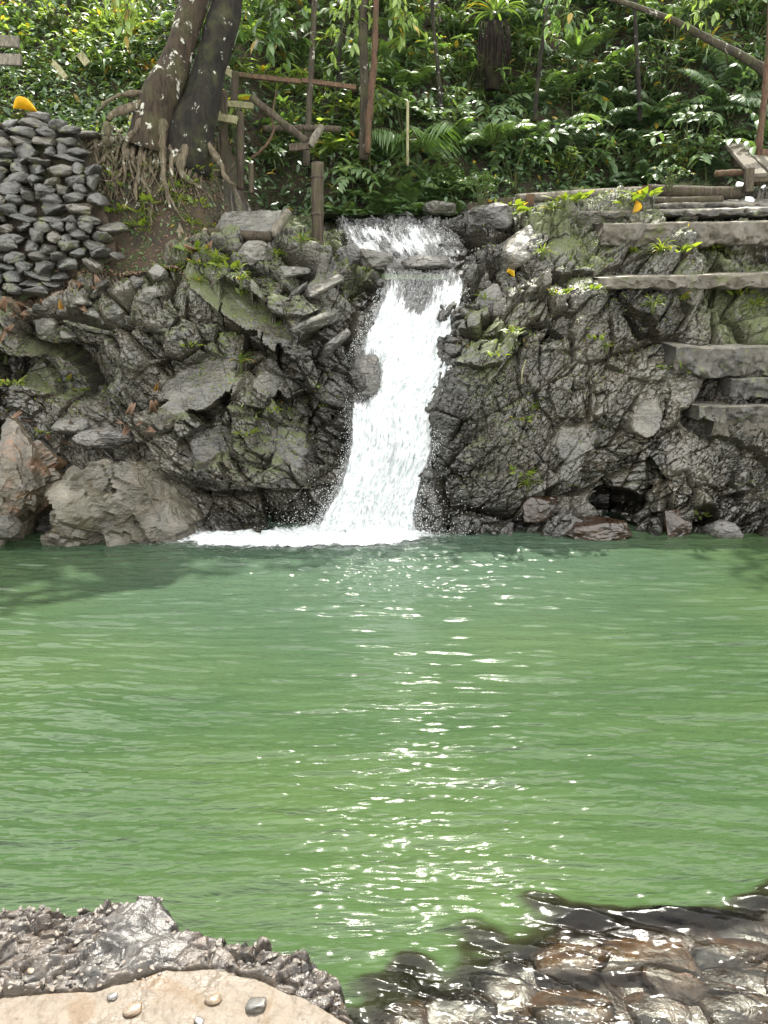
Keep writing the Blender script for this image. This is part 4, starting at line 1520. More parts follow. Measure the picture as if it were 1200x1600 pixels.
for n_, (kd, px, py, s) in enumerate(SPOTS):
    p = on_hill(px, py + 18)
    nv = 2 if kd in ('treefern', 'darkfern', 'pinnate', 'whorl') else 3
    base = LOOK[kd] + ' ' + zone(px, py)
    sc = s * (0.78 if px < 260 and kd != 'strap' else 1.0)
    o = plant(kd, rp.randrange(nv), p - np.array([0, 0, 0.04]), sc, base, 'forest plants: ' + base, tilt=(rp.uniform(0.0, 0.35), rp.uniform(-0.15, 0.15)), yaw=rp.uniform(0, 6.28))
    seen_labels.setdefault(base, []).append(o)
for lb, os_ in seen_labels.items():
    if len(os_) == 1:
        del os_[0]['group']
    elif len(os_) == 2:
        a, b = os_
        if abs(a.scale[0] - b.scale[0]) > 0.05:
            big_, small_ = (a, b) if a.scale[0] > b.scale[0] else (b, a)
            big_['label'] = 'larger ' + lb
            small_['label'] = 'smaller ' + lb

p = on_hill(652, 262)
plant('palm', 0, p, 0.8, 'young palm with long drooping leaflets beside the thin white stake', yaw=1.0)
p = on_hill(236, 128)
plant('orange', 0, p, 1.0, 'orange and yellow bromeliad behind the left leaning trunk')

# leafy branches hanging into the top of the picture
def hanging_branch(px, py, Y, L, az, leafmat, label, seed, lsize=0.12):
    r = np.random.default_rng(seed)
    tip = at(px, py, Y)
    root = tip + np.array([math.cos(az) * L * 0.8, 0.15, L * 0.75])
    pts = curve_pts([root, root * 0.45 + tip * 0.55 + [0, 0, 0.12], tip], 18)
    o = bpy.data.objects.new('hanging_branch', None)
    COL.objects.link(o)
    o.location = tuple(root)
    tag(o, label, 'branch')
    Mi = Matrix.Translation(-o.location)
    fol, st = MB(), MB()
    st.tube(pts, np.linspace(0.012, 0.003, 18), 6, 0.15, seed)
    ps, ds, us, ss = [], [], [], []
    for j in range(46):
        i = int(r.uniform(3, 17))
        tw = pts[i] + np.array([r.normal(0, 0.10), r.normal(0, 0.08), r.uniform(-0.16, 0.06)])
        st.tube([pts[i], (pts[i] + tw) / 2 + [0, 0, 0.015], tw], [0.004, 0.003, 0.002], 4, cap=False)
        for q_ in range(3):
            ps.append(tw + r.normal(0, 0.012, 3))
            d_ = (tw - pts[i]) * 4 + r.normal(0, 0.7, 3)
            d_[2] -= 0.45
            ds.append(d_)
            us.append([r.normal(0, 0.3), -0.3 + r.normal(0, 0.3), 1])
            ss.append(lsize * r.uniform(0.6, 1.15))
    scatter(fol, leaf_tpl(4, 1, 0.42, 0.25, 0.12), ps, ds, us, ss, r.random(len(ps)))
    for nm, mb, mt in (('foliage', fol, leafmat), ('stem', st, M['stem'])):
        c_ = mb.build(nm, mt, o)
        c_.matrix_parent_inverse = Mi


hanging_branch(415, 70, 7.7, 0.8, 1.2, M['leaf_broad'], 'leafy branch hanging at the top beside the darker leaning trunk', 301, 0.14)
hanging_branch(640, 45, 8.0, 0.9, 2.0, M['leaf_light'], 'sunlit yellow green branch hanging at the top above the falls', 302, 0.10)
hanging_branch(530, 60, 7.9, 0.8, 1.0, M['leaf_light'], 'sunlit branch hanging between the thin dark trunk and the paired trunks', 303, 0.11)
hanging_branch(880, 40, 8.1, 0.9, 1.4, M['leaf_fern'], 'leafy branch hanging right of the dark stump at the top', 304, 0.11)
hanging_branch(1090, 25, 7.8, 0.8, 0.8, M['leaf_light'], 'bright leafy spray hanging over the bare leaning trunk', 305, 0.10)
hanging_branch(205, 30, 7.5, 0.7, 2.2, M['leaf_light'], 'bright leafy branch hanging left of the two leaning trunks', 306, 0.10)

# undergrowth that nobody could count
und = MB()
n = 34000
ux, uy = rng.uniform(-5.2, 5.8, n), 7.35 + np.abs(rng.normal(0, 1.5, n))
keep = ~((ux > -1.6) & (ux < -0.75) & (uy < 8.0)) & ~((ux > -0.7) & (ux < 0.95) & (uy < 7.95)) & ~((ux > 0.9) & (uy < 7.7))
ux, uy = ux[keep], uy[keep]
uz = hill_z(ux, uy)
n = len(ux)
hgt = np.abs(rng.normal(0, 0.10, n))
scatter(und, leaf_tpl(3, 1, 0.42, 0.3, 0.12), np.stack([ux, uy - hgt * 0.7, uz + hgt], 1), np.stack([rng.normal(0, 1, n), rng.normal(-0.7, 0.7, n), rng.normal(0.0, 0.5, n)], 1),
        np.stack([rng.normal(0, 0.3, n), rng.normal(-0.4, 0.3, n), np.ones(n)], 1), rng.uniform(0.04, 0.11, n), rng.random(n))
tag(und.build('undergrowth', M['leaf_dark']), kind='stuff')

# small creeping plants on the left slope and terrace
und = MB()
n = 5200
ux = rng.uniform(-4.2, -1.9, n)
uy = 7.2 + np.abs(rng.normal(0, 0.9, n))
uz = hill_z(ux, uy)
scatter(und, leaf_tpl(3, 1, 0.6, 0.3, 0.12), np.stack([ux, uy - 0.03, uz + np.abs(rng.normal(0, 0.05, n))], 1), np.stack([rng.normal(0, 1, n), rng.normal(-0.5, 0.7, n), rng.normal(0.2, 0.5, n)], 1),
        np.stack([rng.normal(0, 0.3, n), rng.normal(-0.4, 0.3, n), np.ones(n)], 1), rng.uniform(0.025, 0.06, n), rng.random(n))
tag(und.build('ground_cover', M['leaf_light']), kind='stuff')

# weeds and litter over the root mound
und = MB()
n = 1500
ux = rng.uniform(-2.75, -1.0, n)
uy = rng.uniform(6.5, 7.3, n)
uz = hill_z(ux, uy)
scatter(und, leaf_tpl(3, 1, 0.5, 0.3, 0.12), np.stack([ux, uy - 0.03, uz + np.abs(rng.normal(0, 0.02, n))], 1), np.stack([rng.normal(0, 1, n), rng.normal(-0.6, 0.6, n), rng.normal(0.0, 0.5, n)], 1),
        np.stack([rng.normal(0, 0.3, n), rng.normal(-0.6, 0.3, n), np.ones(n)], 1), rng.uniform(0.015, 0.05, n), rng.random(n))
tag(und.build('ground_cover', M['leaf_broad']), kind='stuff')
und = MB()
n = 5000
ux = rng.uniform(-2.75, -1.0, n)
uy = rng.uniform(6.45, 7.3, n)
uz = hill_z(ux, uy)
scatter(und, leaf_tpl(2, 1, 0.4, 0.5, 0.15), np.stack([ux, uy - 0.012, uz + 0.004], 1), np.stack([rng.normal(0, 1, n), rng.normal(-0.3, 0.6, n), rng.normal(-0.4, 0.5, n)], 1),
        np.stack([rng.normal(0, 0.4, n), rng.normal(-0.9, 0.3, n), 0.6 * np.ones(n)], 1), rng.uniform(0.01, 0.03, n), rng.random(n) * 0.5)
tag(und.build('leaf_litter', M['leaf_litter']), kind='stuff')

# moss leaves and tiny plants growing over the rocks (uncountable)
wgt = np.clip(moss - 0.15, 0, 1) * sstep(0.15, 0.6, up) * (np.abs(_px - 600) < 700) * (_py > 280) * (rowt < NR - 10)
wgt = wgt * sstep(0.45, 0.9, NP[:, 2]) * (1 - 0.9 * creek)
wgt = wgt * (fbm(fp * 4.0 + 70, 3, 401) > 0.22)
sel = rng.choice(len(NP), 4200, p=wgt / wgt.sum())
ml = MB()
n = len(sel)
scatter(ml, leaf_tpl(2, 1, 0.5, 0.3, 0.1), NP[sel] + PN[sel] * 0.004, PN[sel] * 0.6 + rng.normal(0, 0.8, (n, 3)), PN[sel] + rng.normal(0, 0.3, (n, 3)), rng.uniform(0.012, 0.035, n), rng.random(n))
tag(ml.build('moss_cover', M['leaf_moss']), kind='stuff')

# individual weeds and grass tufts on the rocks
WEEDS = [(375, 570, 1.2, 'bushy green fern tuft growing on the middle of the left rock slope', 'grass', 1.4), (388, 680, 0.8, 'small green weed low on the left rock face', 'tuft', 1.0), (430, 645, 0.5, None, 'tuft', 0.7), (300, 545, 0.7, None, 'tuft', 0.9),
         (280, 410, 1, None, 'tuft', 1.5), (300, 400, 1, None, 'tuft', 1.6), (320, 415, 1, None, 'tuft', 1.6), (340, 405, 1, None, 'grass', 1.3), (360, 420, 1, None, 'tuft', 1.4), (265, 425, 1, None, 'tuft', 1.3), (375, 440, 1, None, 'grass', 1.1),
         (310, 440, 1, None, 'grass', 1.0), (385, 460, 1, None, 'tuft', 1.0), (240, 410, 1, None, 'grass', 1.0), (430, 400, 1, None, 'grass', 1.2), (450, 395, 1, None, 'tuft', 1.2), (470, 380, 1, None, 'grass', 1.2), (60, 420, 1, None, 'tuft', 1.5),
         (85, 430, 1, None, 'tuft', 1.5), (20, 600, 1, None, 'tuft', 1.2), (10, 560, 1, None, 'grass', 1.2), (100, 600, 1, None, 'tuft', 1.0), (130, 610, 1, None, 'tuft', 0.8), (70, 680, 1, None, 'tuft', 0.8), (10, 650, 1, None, 'tuft', 1.4),
         (820, 740, 1, None, 'tuft', 1.3), (825, 760, 1, None, 'grass', 1.1), (815, 655, 1, None, 'tuft', 1.0), (835, 640, 1, None, 'grass', 0.8), (890, 762, 1, None, 'tuft', 0.6), (1090, 805, 1, None, 'tuft', 0.9),
         (1060, 580, 1, None, 'tuft', 1.4), (1085, 578, 1, None, 'tuft', 1.2), (1090, 645, 1, None, 'tuft', 1.2), (1100, 660, 1, None, 'grass', 1.0), (1000, 400, 1, None, 'tuft', 1.1), (1030, 395, 1, None, 'grass', 1.3), (1060, 400, 1, None, 'tuft', 1.5),
         (1110, 390, 1, None, 'tuft', 1.2), (1020, 480, 1, None, 'grass', 1.1), (1060, 470, 1, None, 'tuft', 1.2), (1160, 460, 1, None, 'tuft', 1.2), (1180, 480, 1, None, 'grass', 1.2), (920, 455, 1, None, 'tuft', 1.0), (870, 460, 1, None, 'tuft', 1.0),
         (850, 400, 1, None, 'grass', 1.2), (800, 520, 1, None, 'tuft', 0.9), (930, 530, 1, None, 'tuft', 1.0), (950, 545, 1, None, 'grass', 0.9), (780, 555, 1, None, 'tuft', 0.9), (1040, 320, 1, None, 'tuft', 1.6), (880, 320, 1, None, 'tuft', 1.6),
         (900, 315, 1, None, 'tuft', 1.6), (860, 330, 1, None, 'grass', 1.2), (1000, 310, 1, None, 'tuft', 1.8), (980, 318, 1, None, 'tuft', 1.8), (800, 335, 1, None, 'tuft', 1.8), (790, 330, 1, None, 'tuft', 1.6), (760, 470, 1, None, 'grass', 0.9)]


def weed_place(px, py):
    if px < 235:
        return 'under the stone wall' if py < 500 else 'in the hollow of the left rock slope'
    if px < 520:
        return 'on the mossy top edge of the left rock slope' if py < 480 else 'on the left rock face'
    if py < 350:
        return 'beside the bamboo pipe'
    if px > 980:
        return 'under the broad upper concrete step' if py < 430 else ('below the curved concrete ledge' if py < 520 else 'beside the lower concrete steps')
    return 'high on the right rock slope' if py < 580 else 'low on the right rock face'


gl_ = {}
for (px, py, _, lab, kd, s) in WEEDS:
    p, nrm_ = on_bank(px, py)
    if lab is None:
        lab = ('small leafy green weed ' if kd == 'tuft' else 'short spiky grass tuft ') + weed_place(px, py)
        gl_[lab] = gl_.get(lab, 0) + 1
        o = plant(kd, random.randrange(3), p - nrm_ * 0.005, s * 0.9, lab, lab.replace('weed', 'weeds').replace('tuft', 'tufts'))
    else:
        o = plant(kd, random.randrange(3), p - nrm_ * 0.005, s * 0.9, lab)
for i in range(26):
    px, py = rp.uniform(170, 335), rp.uniform(262, 372)
    p = on_hill(px, py, 6.2)
    kd = rp.choice(['tuft', 'tuft', 'grass'])
    plant(kd, rp.randrange(3), p, rp.uniform(0.7, 1.3), 'small weed or grass tuft on the earth bank below the big tree roots', 'weeds below the tree roots')
# silvery shrubs on the right lip
for (px, py, s, lab) in [(752, 325, 0.5, 'pale silvery small leaved shrub at the right lip of the falls'), (1045, 300, 0.4, 'pale silvery shrub growing up in front of the bamboo pipe')]:
    p = at(px, py, 7.2 if px < 900 else 7.15)
    plant('dark', 1, p, s, lab)

# ------------------------------------------------------------------ rocks as things
def hull_rock(seed, sx, sy, sz, npts=18, sub=3, soft=1, rough=0.035, box=0.5):
    """angular block: convex hull of scattered points, edges broken by subdivision and noise"""
    r = np.random.default_rng(seed)
    bm = bmesh.new()
    for i in range(npts):
        v = r.normal(0, 1, 3)
        v = np.sign(v) * np.abs(v) ** (1 - box * 0.6)
        v /= np.linalg.norm(v)
        v *= r.uniform(0.85, 1.1)
        bm.verts.new(v)
    res = bmesh.ops.convex_hull(bm, input=bm.verts)
    bmesh.ops.delete(bm, geom=[g for g in res['geom_interior'] if isinstance(g, bmesh.types.BMVert)], context='VERTS')
    bmesh.ops.delete(bm, geom=[v for v in bm.verts if not v.link_faces], context='VERTS')
    bmesh.ops.triangulate(bm, faces=bm.faces)
    bmesh.ops.subdivide_edges(bm, edges=bm.edges, cuts=2, use_grid_fill=True)
    for _ in range(soft):
        bmesh.ops.smooth_vert(bm, verts=bm.verts, factor=0.5, use_axis_x=True, use_axis_y=True, use_axis_z=True)
    bmesh.ops.triangulate(bm, faces=bm.faces)
    for _ in range(max(0, sub - 2)):
        bmesh.ops.subdivide_edges(bm, edges=bm.edges, cuts=1, use_grid_fill=True)
    bmesh.ops.triangulate(bm, faces=bm.faces)
    bm.normal_update()
    V = np.array([v.co[:] for v in bm.verts])
    N_ = np.array([v.normal[:] for v in bm.verts])
    T = np.array([[v.index for v in f.verts] for f in bm.faces])
    bm.free()
    sc = np.array([sx, sy, sz])
    H, E = facets(V * 1.9 + seed * 3.3, seed)
    H2, E2 = facets(V * 4.3 + seed * 1.7, seed + 50)
    V = V + N_ * (rough * (fbm(V * 2.2 + seed, 4, seed)[:, None] * 0.6 + np.clip(H, -1, 1)[:, None] * 1.2 + np.clip(H2, -1, 1)[:, None] * 0.28 - 0.0))
    return V * sc, T


def rock(name, mat, loc, size, seed, label, cat='rock', group=None, rot=(0, 0, 0), sub=4, **kw):
    V, T = hull_rock(seed, *size, sub=sub, **kw)
    me = new_mesh(name, V, None, T, name in ('pebble', 'river_stone'))
    o = link(name, me, mat)
    o.location = tuple(float(v) for v in loc)
    o.rotation_euler = rot
    return tag(o, label, cat, group)


def rk(name, mat, px, py, Y, w, h, d, seed, label, **kw):
    """rock centred at a pixel, w x h in pixels, depth factor d"""
    p = at(px, py, Y)
    return rock(name, mat, p, (pxm(w, Y) / 2, pxm(w, Y) / 2 * d, pxm(h, Y) / 2), seed, label, **kw)


rk('boulder', M['boulder_orange'], 28, 775, 5.70, 200, 245, 1.0, 3, 'cracked tan boulder with an orange face at the water on the far left', cat='boulder', sub=5, npts=15, rough=0.10)
rk('boulder', M['boulder'], 205, 800, 5.78, 300, 240, 0.9, 8, 'big rounded grey tan boulder at the water left of the falls', cat='boulder', sub=5, npts=20, rough=0.10, rot=(0, 0.35, 0))
rk('rock', M['boulder'], 105, 822, 5.38, 60, 50, 0.8, 14, 'small pale wet stone between the two big left boulders', sub=4)
rk('rock', M['boulder'], 8, 830, 5.30, 70, 60, 0.8, 15, 'brown stone at the waterline below the orange faced boulder', sub=4)
rk('rock', M['wet_rock'], 160, 683, 5.85, 100, 40, 0.8, 16, 'dark flat rock lying above the big rounded boulder', sub=4)
rk('rock', M['grey_rock'], 110, 660, 5.95, 70, 44, 0.8, 17, 'pale pinkish rock wedged above the tan boulder', sub=4)
rk('rock', M['brown_rock'], 935, 828, 5.60, 115, 52, 0.9, 21, 'rounded reddish brown rock at the waterline under the dark hollow', sub=4, npts=28)
rk('rock', M['brown_rock'], 840, 795, 5.75, 80, 60, 0.8, 22, 'rusty brown sloping rock at the foot of the right bank', sub=4)
rk('rock', M['brown_rock'], 1058, 822, 5.65, 60, 70, 0.8, 23, 'pointed brown rock at the right waterline', sub=4)
rk('rock', M['wet_rock'], 1130, 830, 5.62, 70, 50, 0.8, 24, 'wet grey rock at the waterline near the right edge', sub=4)
rk('rock', M['wet_rock'], 1180, 800, 5.70, 90, 80, 0.8, 25, 'tall wet grey rock at the right edge of the pool', sub=4)
rk('rock', M['wet_rock'], 575, 590, 6.10, 56, 84, 0.8, 31, 'dark wet rock sticking out of the left side of the falls', sub=4)
rk('rock', M['wet_rock'], 662, 413, 6.92, 84, 26, 0.9, 32, 'rounded black rock in the stream under the upper cascade', sub=4, npts=26)
rk('rock', M['grey_rock'], 585, 408, 6.90, 70, 44, 0.8, 33, 'angular grey rock at the left of the little ledge in the stream', sub=4)
rk('rock', M['wet_rock'], 545, 402, 6.92, 56, 44, 0.8, 34, 'brown wet block left of the little ledge in the stream', sub=4)
rk('rock', M['wet_rock'], 620, 415, 6.88, 50, 26, 0.8, 35, 'low wet stone between the grey and the black stream rocks', sub=4)
rk('rock', M['wet_rock'], 705, 417, 6.9, 40, 20, 0.8, 36, 'smallest wet stone on the ledge below the upper cascade', sub=4)
rk('rock', M['wet_rock'], 520, 535, 6.12, 90, 26, 0.8, 37, 'dark slanting slab pointing down beside the falls', rot=(0, -0.75, 0), sub=4, npts=14)
rk('rock', M['wet_rock'], 462, 460, 6.3, 70, 18, 0.8, 38, 'thin black slanting slab on the upper left slope', rot=(0, -0.75, 0), sub=4, npts=14)
rk('rock', M['grey_rock'], 505, 450, 6.42, 90, 36, 0.9, 39, 'flat tilted grey slab above the left side of the falls', rot=(0, -0.5, 0), sub=4, npts=14)
rk('rock', M['grey_rock'], 490, 505, 6.2, 100, 32, 0.9, 40, 'smooth wet slab beside the dark slanting one', rot=(0, -0.35, 0), sub=4, npts=16)
rk('rock', M['grey_rock'], 455, 425, 6.5, 70, 30, 0.9, 41, 'pale angular stone on the top left edge of the falls', rot=(0, -0.2, 0), sub=4, npts=14)
rk('rock', M['grey_rock'], 400, 400, 6.6, 64, 48, 0.9, 42, 'rounded pale rock under the log edged step', sub=4)
rk('rock', M['grey_rock'], 690, 325, 7.75, 60, 30, 0.9, 43, 'grey stone in the stream behind the lip of the falls', sub=4)
rk('rock', M['wet_rock'], 760, 345, 7.1, 90, 70, 0.9, 44, 'dark wet block at the right lip of the falls', sub=4, npts=14)
rk('rock', M['grey_rock'], 820, 385, 6.8, 110, 60, 0.9, 45, 'broad tilted grey slab right of the upper cascade', rot=(0, -0.5, 0), sub=4, npts=12)
rk('rock', M['wet_rock'], 762, 475, 6.5, 60, 110, 0.8, 46, 'dark upright wet block at the right side of the falls', sub=4, npts=14)
rk('rock', M['wet_rock'], 735, 615, 6.05, 70, 90, 0.8, 47, 'brown wet block beside the middle of the falls', sub=4, npts=14)
# stones along the edge of the dirt path
pe = random.Random(31)
for i, (px, py) in enumerate([(60, 480), (95, 492), (130, 470), (160, 452), (190, 462), (215, 440), (150, 490), (185, 490), (240, 455), (110, 520), (75, 510), (225, 470), (205, 420), (250, 425)]):
    p, _n = on_bank(px, py)
    w_ = pxm(pe.uniform(28, 52), 6.3) / 2
    rock('rock', M['grey_rock'], p, (w_, w_ * 0.9, w_ * pe.uniform(0.5, 0.8)), 400 + i, 'loose grey green stone along the edge of the dirt path', group='stones edging the dirt path', rot=(pe.uniform(-.3, .3), pe.uniform(-.3, .3), pe.uniform(0, 6)), sub=3, npts=14)

# ------------------------------------------------------------------ dry stone wall
wall = thing('stone_wall', 'dry stone retaining wall of rounded dark river stones at the left edge', 'stone wall', at(60, 400, 6.5))
WT = [(-200, 178), (0, 186), (60, 184), (112, 190), (138, 230), (152, 300), (170, 340), (186, 385)]
WB = [(-200, 486), (0, 474), (60, 455), (120, 424), (186, 396)]
back_ = MB()
bxs = np.linspace(-200, 180, 30)
Vb = []
for px in bxs:
    for f in np.linspace(0, 1, 16):
        t_, b_ = np.interp(px, *zip(*WT)), np.interp(px, *zip(*WB))
        py = t_ + (b_ - t_) * f + 6
        Vb.append(at(px, py, 6.80 - 0.40 * (py - 180) / 300 + 0.02))
back_.add(np.array(Vb), grid_quads(30, 16))
child(back_.build('backing', M['soil']), wall)
ws = random.Random(12)
stones = [new_mesh('stone', *((lambda a: (a[0], None, a[1]))(hull_rock(500 + i, 1, 1, 1, npts=16, sub=3, soft=1, rough=0.06)))) for i in range(9)]
for me in stones:
    me.materials.append(M['wall_stone'])
py = 474
laid = []
while py > 176:
    px = -70 + ws.uniform(0, 20)
    rh = ws.choice([12, 13, 15, 16, 19])
    while px < 190:
        w_ = ws.choice([18, 25, 30, 34, 40, 48])
        cxp, cyp = px + w_ / 2, py + ws.uniform(-4, 4)
        px += w_ * 0.93
        if cxp > 186 or not (np.interp(cxp, *zip(*WT)) - 2 < cyp < np.interp(cxp, *zip(*WB)) + 6):
            continue
        Yw = 6.76 - 0.40 * (cyp - 180) / 300 - 0.02 + ws.uniform(-0.02, 0.02)
        h_ = rh * ws.uniform(0.9, 1.35)
        sc = np.array([pxm(w_, Yw) * 0.55, pxm(36, Yw) * 0.5, pxm(h_, Yw) * 0.57])
        rot = (ws.uniform(-.25, .25), ws.uniform(-.2, .2) + (math.pi if ws.random() < .5 else 0), ws.choice([0, math.pi]) + ws.uniform(-.3, .3))
        laid.append((w_ * h_ if cxp > -10 else 0, ws.randrange(9), at(cxp, cyp, Yw) - np.array(wall.location), rot, sc))
    py -= rh * 0.93
laid.sort(key=lambda e_: -e_[0])
for _, k_, lo_, ro_, sc in laid[:100]:
    o = link('stone', stones[k_])
    o.location, o.rotation_euler, o.scale, o.parent = tuple(lo_), ro_, tuple(sc), wall
small = MB()
from mathutils import Euler
for _, k_, lo_, ro_, sc in laid[100:]:
    me = stones[k_]
    co = np.empty(len(me.vertices) * 3, np.float32)
    me.vertices.foreach_get('co', co)
    Rm = np.array(Euler(ro_).to_matrix())
    tv = np.array([p_.vertices[:] for p_ in me.polygons])
    small.add((co.reshape(-1, 3) * sc) @ Rm.T + lo_, None, tv)
o = small.build('small_stones', M['wall_stone'], wall)
tag(o, kind='stuff')
print('wall stones', len(laid))

# ------------------------------------------------------------------ the twin leaning tree and its roots
def pxcurve(pts, n):
    return curve_pts([at(*p) for p in pts], n)


def big_tree(pts, radii, label, roots, crownc, seed, fine, bark='bark'):
    base = at(*pts[0])
    t = thing('tree', label, 'tree', base)
    c = pxcurve(pts, 40)
    tb = MB().tube(c, np.interp(np.linspace(0, 1, 40), np.linspace(0, 1, len(radii)), radii), 26, 0.14, seed)
    child(tb.build('trunk', M[bark]), t)
    for i, (rp_, r0, r1) in enumerate(roots):
        cc = np.array([at(*p_) if p_[1] < 172 else (lambda h_: h_ + [0, -0.055, 0.01] if abs(h_[1] - p_[2]) < 0.6 else at(*p_))(on_hill(p_[0], p_[1], 6.2)) for p_ in rp_])
        cc = curve_pts(cc, 40)
        cc = cc + 0.018 * np.stack([fbm(cc * 7 + i, 3, 900 + i), fbm(cc * 7 + i, 3, 930 + i) * 0.6, fbm(cc * 7, 2, 960 + i) * 0.5], 1) * sstep(0, 8, np.arange(40))[:, None]
        rr2 = 0.85 * np.interp(np.linspace(0, 1, 40), [0, 0.35, 1], [r0, r0 * 0.62, r1]) * (1 + 0.12 * np.sin(np.arange(40) * 0.9 + i))
        child(MB().tube(cc, rr2, 9, 0.3, seed + i).build('root', M['bark_root']), t)
    fr = MB()
    r = random.Random(seed)
    for i in range(fine[0]):
        x0 = r.uniform(fine[1], fine[2])
        pts_ = [(x0, r.uniform(190, 230), 6.82)]
        for s_ in range(4):
            lx, ly, lY = pts_[-1]
            pts_.append((lx + r.uniform(-22, 20), ly + r.uniform(18, 36), lY - r.uniform(-0.02, 0.06)))
        hp = [on_hill(a_, b_, 6.2) + [0, -0.022, 0] for a_, b_, _ in pts_]
        fr.tube(curve_pts(hp, 18), np.linspace(0.017, 0.004, 18), 5, 0.2, i)
    child(fr.build('fine_roots', M['bark_root']), t)
    # crown high above the picture
    cr = MB()
    r_ = np.random.default_rng(seed)
    ps, ds = [], []
    for (cx0, cy0, cz0, cr0, nl) in crownc:
        g = r_.normal(0, 1, (nl, 3))
        g /= np.linalg.norm(g, axis=1, keepdims=True)
        ps.append(np.array([cx0, cy0, cz0]) + g * (cr0 * r_.random((nl, 1)) ** 0.4) * np.array([1, 1, 0.55]))
        br = curve_pts([c[-1], (c[-1] + np.array([cx0, cy0, cz0])) / 2 + [0, 0, 0.3], [cx0, cy0, cz0]], 12)
        child(MB().tube(br, np.linspace(radii[-1] * 0.6, 0.02, 12), 8, 0.2, seed).build('limb', M['bark']), t)
    ps = np.concatenate(ps)
    n_ = len(ps)
    scatter(cr, leaf_tpl(3, 1, 0.45, 0.25, 0.12), ps, r_.normal(0, 1, (n_, 3)) + [0, 0, -0.3], np.stack([r_.normal(0, .4, n_), r_.normal(0, .4, n_), np.ones(n_)], 1), r_.uniform(0.12, 0.24, n_), r_.random(n_))
    child(cr.build('crown', M['leaf_broad']), t)
    return t


R1 = [([(250, 150, 6.92), (205, 166, 6.82), (172, 182, 6.78), (165, 215, 6.74), (172, 240, 6.72), (162, 262, 6.68), (142, 276, 6.64)], 0.05, 0.012),
      ([(250, 165, 6.9), (214, 200, 6.80), (200, 236, 6.74), (198, 270, 6.70), (194, 296, 6.66)], 0.045, 0.010),
      ([(250, 175, 6.88), (236, 215, 6.78), (224, 250, 6.72), (217, 300, 6.62), (216, 322, 6.58)], 0.05, 0.012),
      ([(255, 175, 6.9), (254, 215, 6.80), (258, 250, 6.72), (262, 300, 6.62), (268, 335, 6.55)], 0.055, 0.014),
      ([(224, 288, 6.66), (238, 312, 6.6), (241, 338, 6.55), (238, 356, 6.52)], 0.022, 0.009),
      ([(245, 140, 6.92), (200, 146, 6.86), (172, 158, 6.84), (150, 172, 6.82)], 0.035, 0.01),
      ([(262, 296, 6.62), (250, 310, 6.58), (240, 318, 6.55)], 0.02, 0.008),
      ([(262, 300, 6.62), (276, 330, 6.55), (292, 356, 6.5)], 0.022, 0.006),
      ([(200, 240, 6.72), (210, 275, 6.68), (214, 290, 6.66)], 0.018, 0.008),
      ([(172, 240, 6.7), (158, 236, 6.68), (130, 250, 6.64)], 0.02, 0.008),
      ([(195, 270, 6.68), (180, 288, 6.64), (158, 292, 6.62)], 0.016, 0.006)]
big_tree([(236, 232, 6.98), (243, 186, 6.95), (252, 148, 6.95), (270, 108, 6.97), (289, 58, 7.0), (306, 0, 7.05), (324, -60, 7.1), (347, -140, 7.2)], [0.24, 0.17, 0.16, 0.14, 0.112, 0.10, 0.095, 0.085],
         'left of two big leaning trees, lichen spotted trunk on a mass of hanging roots', R1, [(-3.4, 8.6, 7.6, 1.0, 450), (-2.2, 9.4, 8.0, 0.9, 400)], 5, (64, 150, 285))
R2 = [([(298, 200, 6.98), (290, 240, 6.88), (285, 275, 6.78), (300, 290, 6.7), (318, 300, 6.66)], 0.06, 0.015),
      ([(308, 205, 7.0), (335, 240, 6.95), (352, 275, 6.88), (372, 290, 6.85)], 0.05, 0.012),
      ([(300, 205, 6.98), (318, 250, 6.86), (330, 290, 6.74)], 0.05, 0.012),
      ([(280, 205, 6.95), (272, 240, 6.86), (275, 280, 6.76)], 0.05, 0.018),
      ([(262, 180, 6.96), (285, 195, 6.94), (310, 205, 6.96)], 0.06, 0.05)]
big_tree([(284, 262, 7.06), (296, 205, 7.03), (314, 160, 7.05), (326, 110, 7.08), (340, 60, 7.1), (354, 0, 7.14), (366, -60, 7.18), (380, -130, 7.2)], [0.25, 0.195, 0.155, 0.135, 0.13, 0.13, 0.125, 0.115],
         'darker right one of two big leaning trees, thick curved trunk beside the fence', R2, [(-1.0, 10.0, 8.4, 0.9, 350), (-2.4, 9.0, 8.8, 0.8, 300)], 6, (16, 285, 350), 'bark_dark')


def slim_tree(pts, radii, label, mat, crown=None, seed=0, group=None, name='tree'):
    c = pxcurve(pts, 30)
    t = thing(name, label, 'tree', c[0], group)
    child(MB().tube(c, np.interp(np.linspace(0, 1, 30), np.linspace(0, 1, len(radii)), radii), 12, 0.18, seed).build('trunk', mat), t)
    if crown:
        r_ = np.random.default_rng(seed)
        n_ = crown[4]
        g = r_.normal(0, 1, (n_, 3))
        g /= np.linalg.norm(g, axis=1, keepdims=True)
        ps = np.array(crown[:3]) + g * crown[3] * r_.random((n_, 1)) ** 0.4 * np.array([1, 1, 0.6])
        cr = MB()
        scatter(cr, leaf_tpl(3, 1, 0.45, 0.25, 0.12), ps, r_.normal(0, 1, (n_, 3)) + [0, 0, -0.3], np.stack([r_.normal(0, .4, n_), r_.normal(0, .4, n_), np.ones(n_)], 1), r_.uniform(0.12, 0.22, n_), r_.random(n_))
        child(cr.build('crown', M['leaf_broad']), t)
        br = curve_pts([c[-1], (c[-1] + np.array(crown[:3])) / 2 + [0, 0, 0.2], crown[:3]], 10)
        child(MB().tube(br, np.linspace(radii[-1], 0.015, 10), 7, 0.2, seed).build('limb', mat), t)
    return t


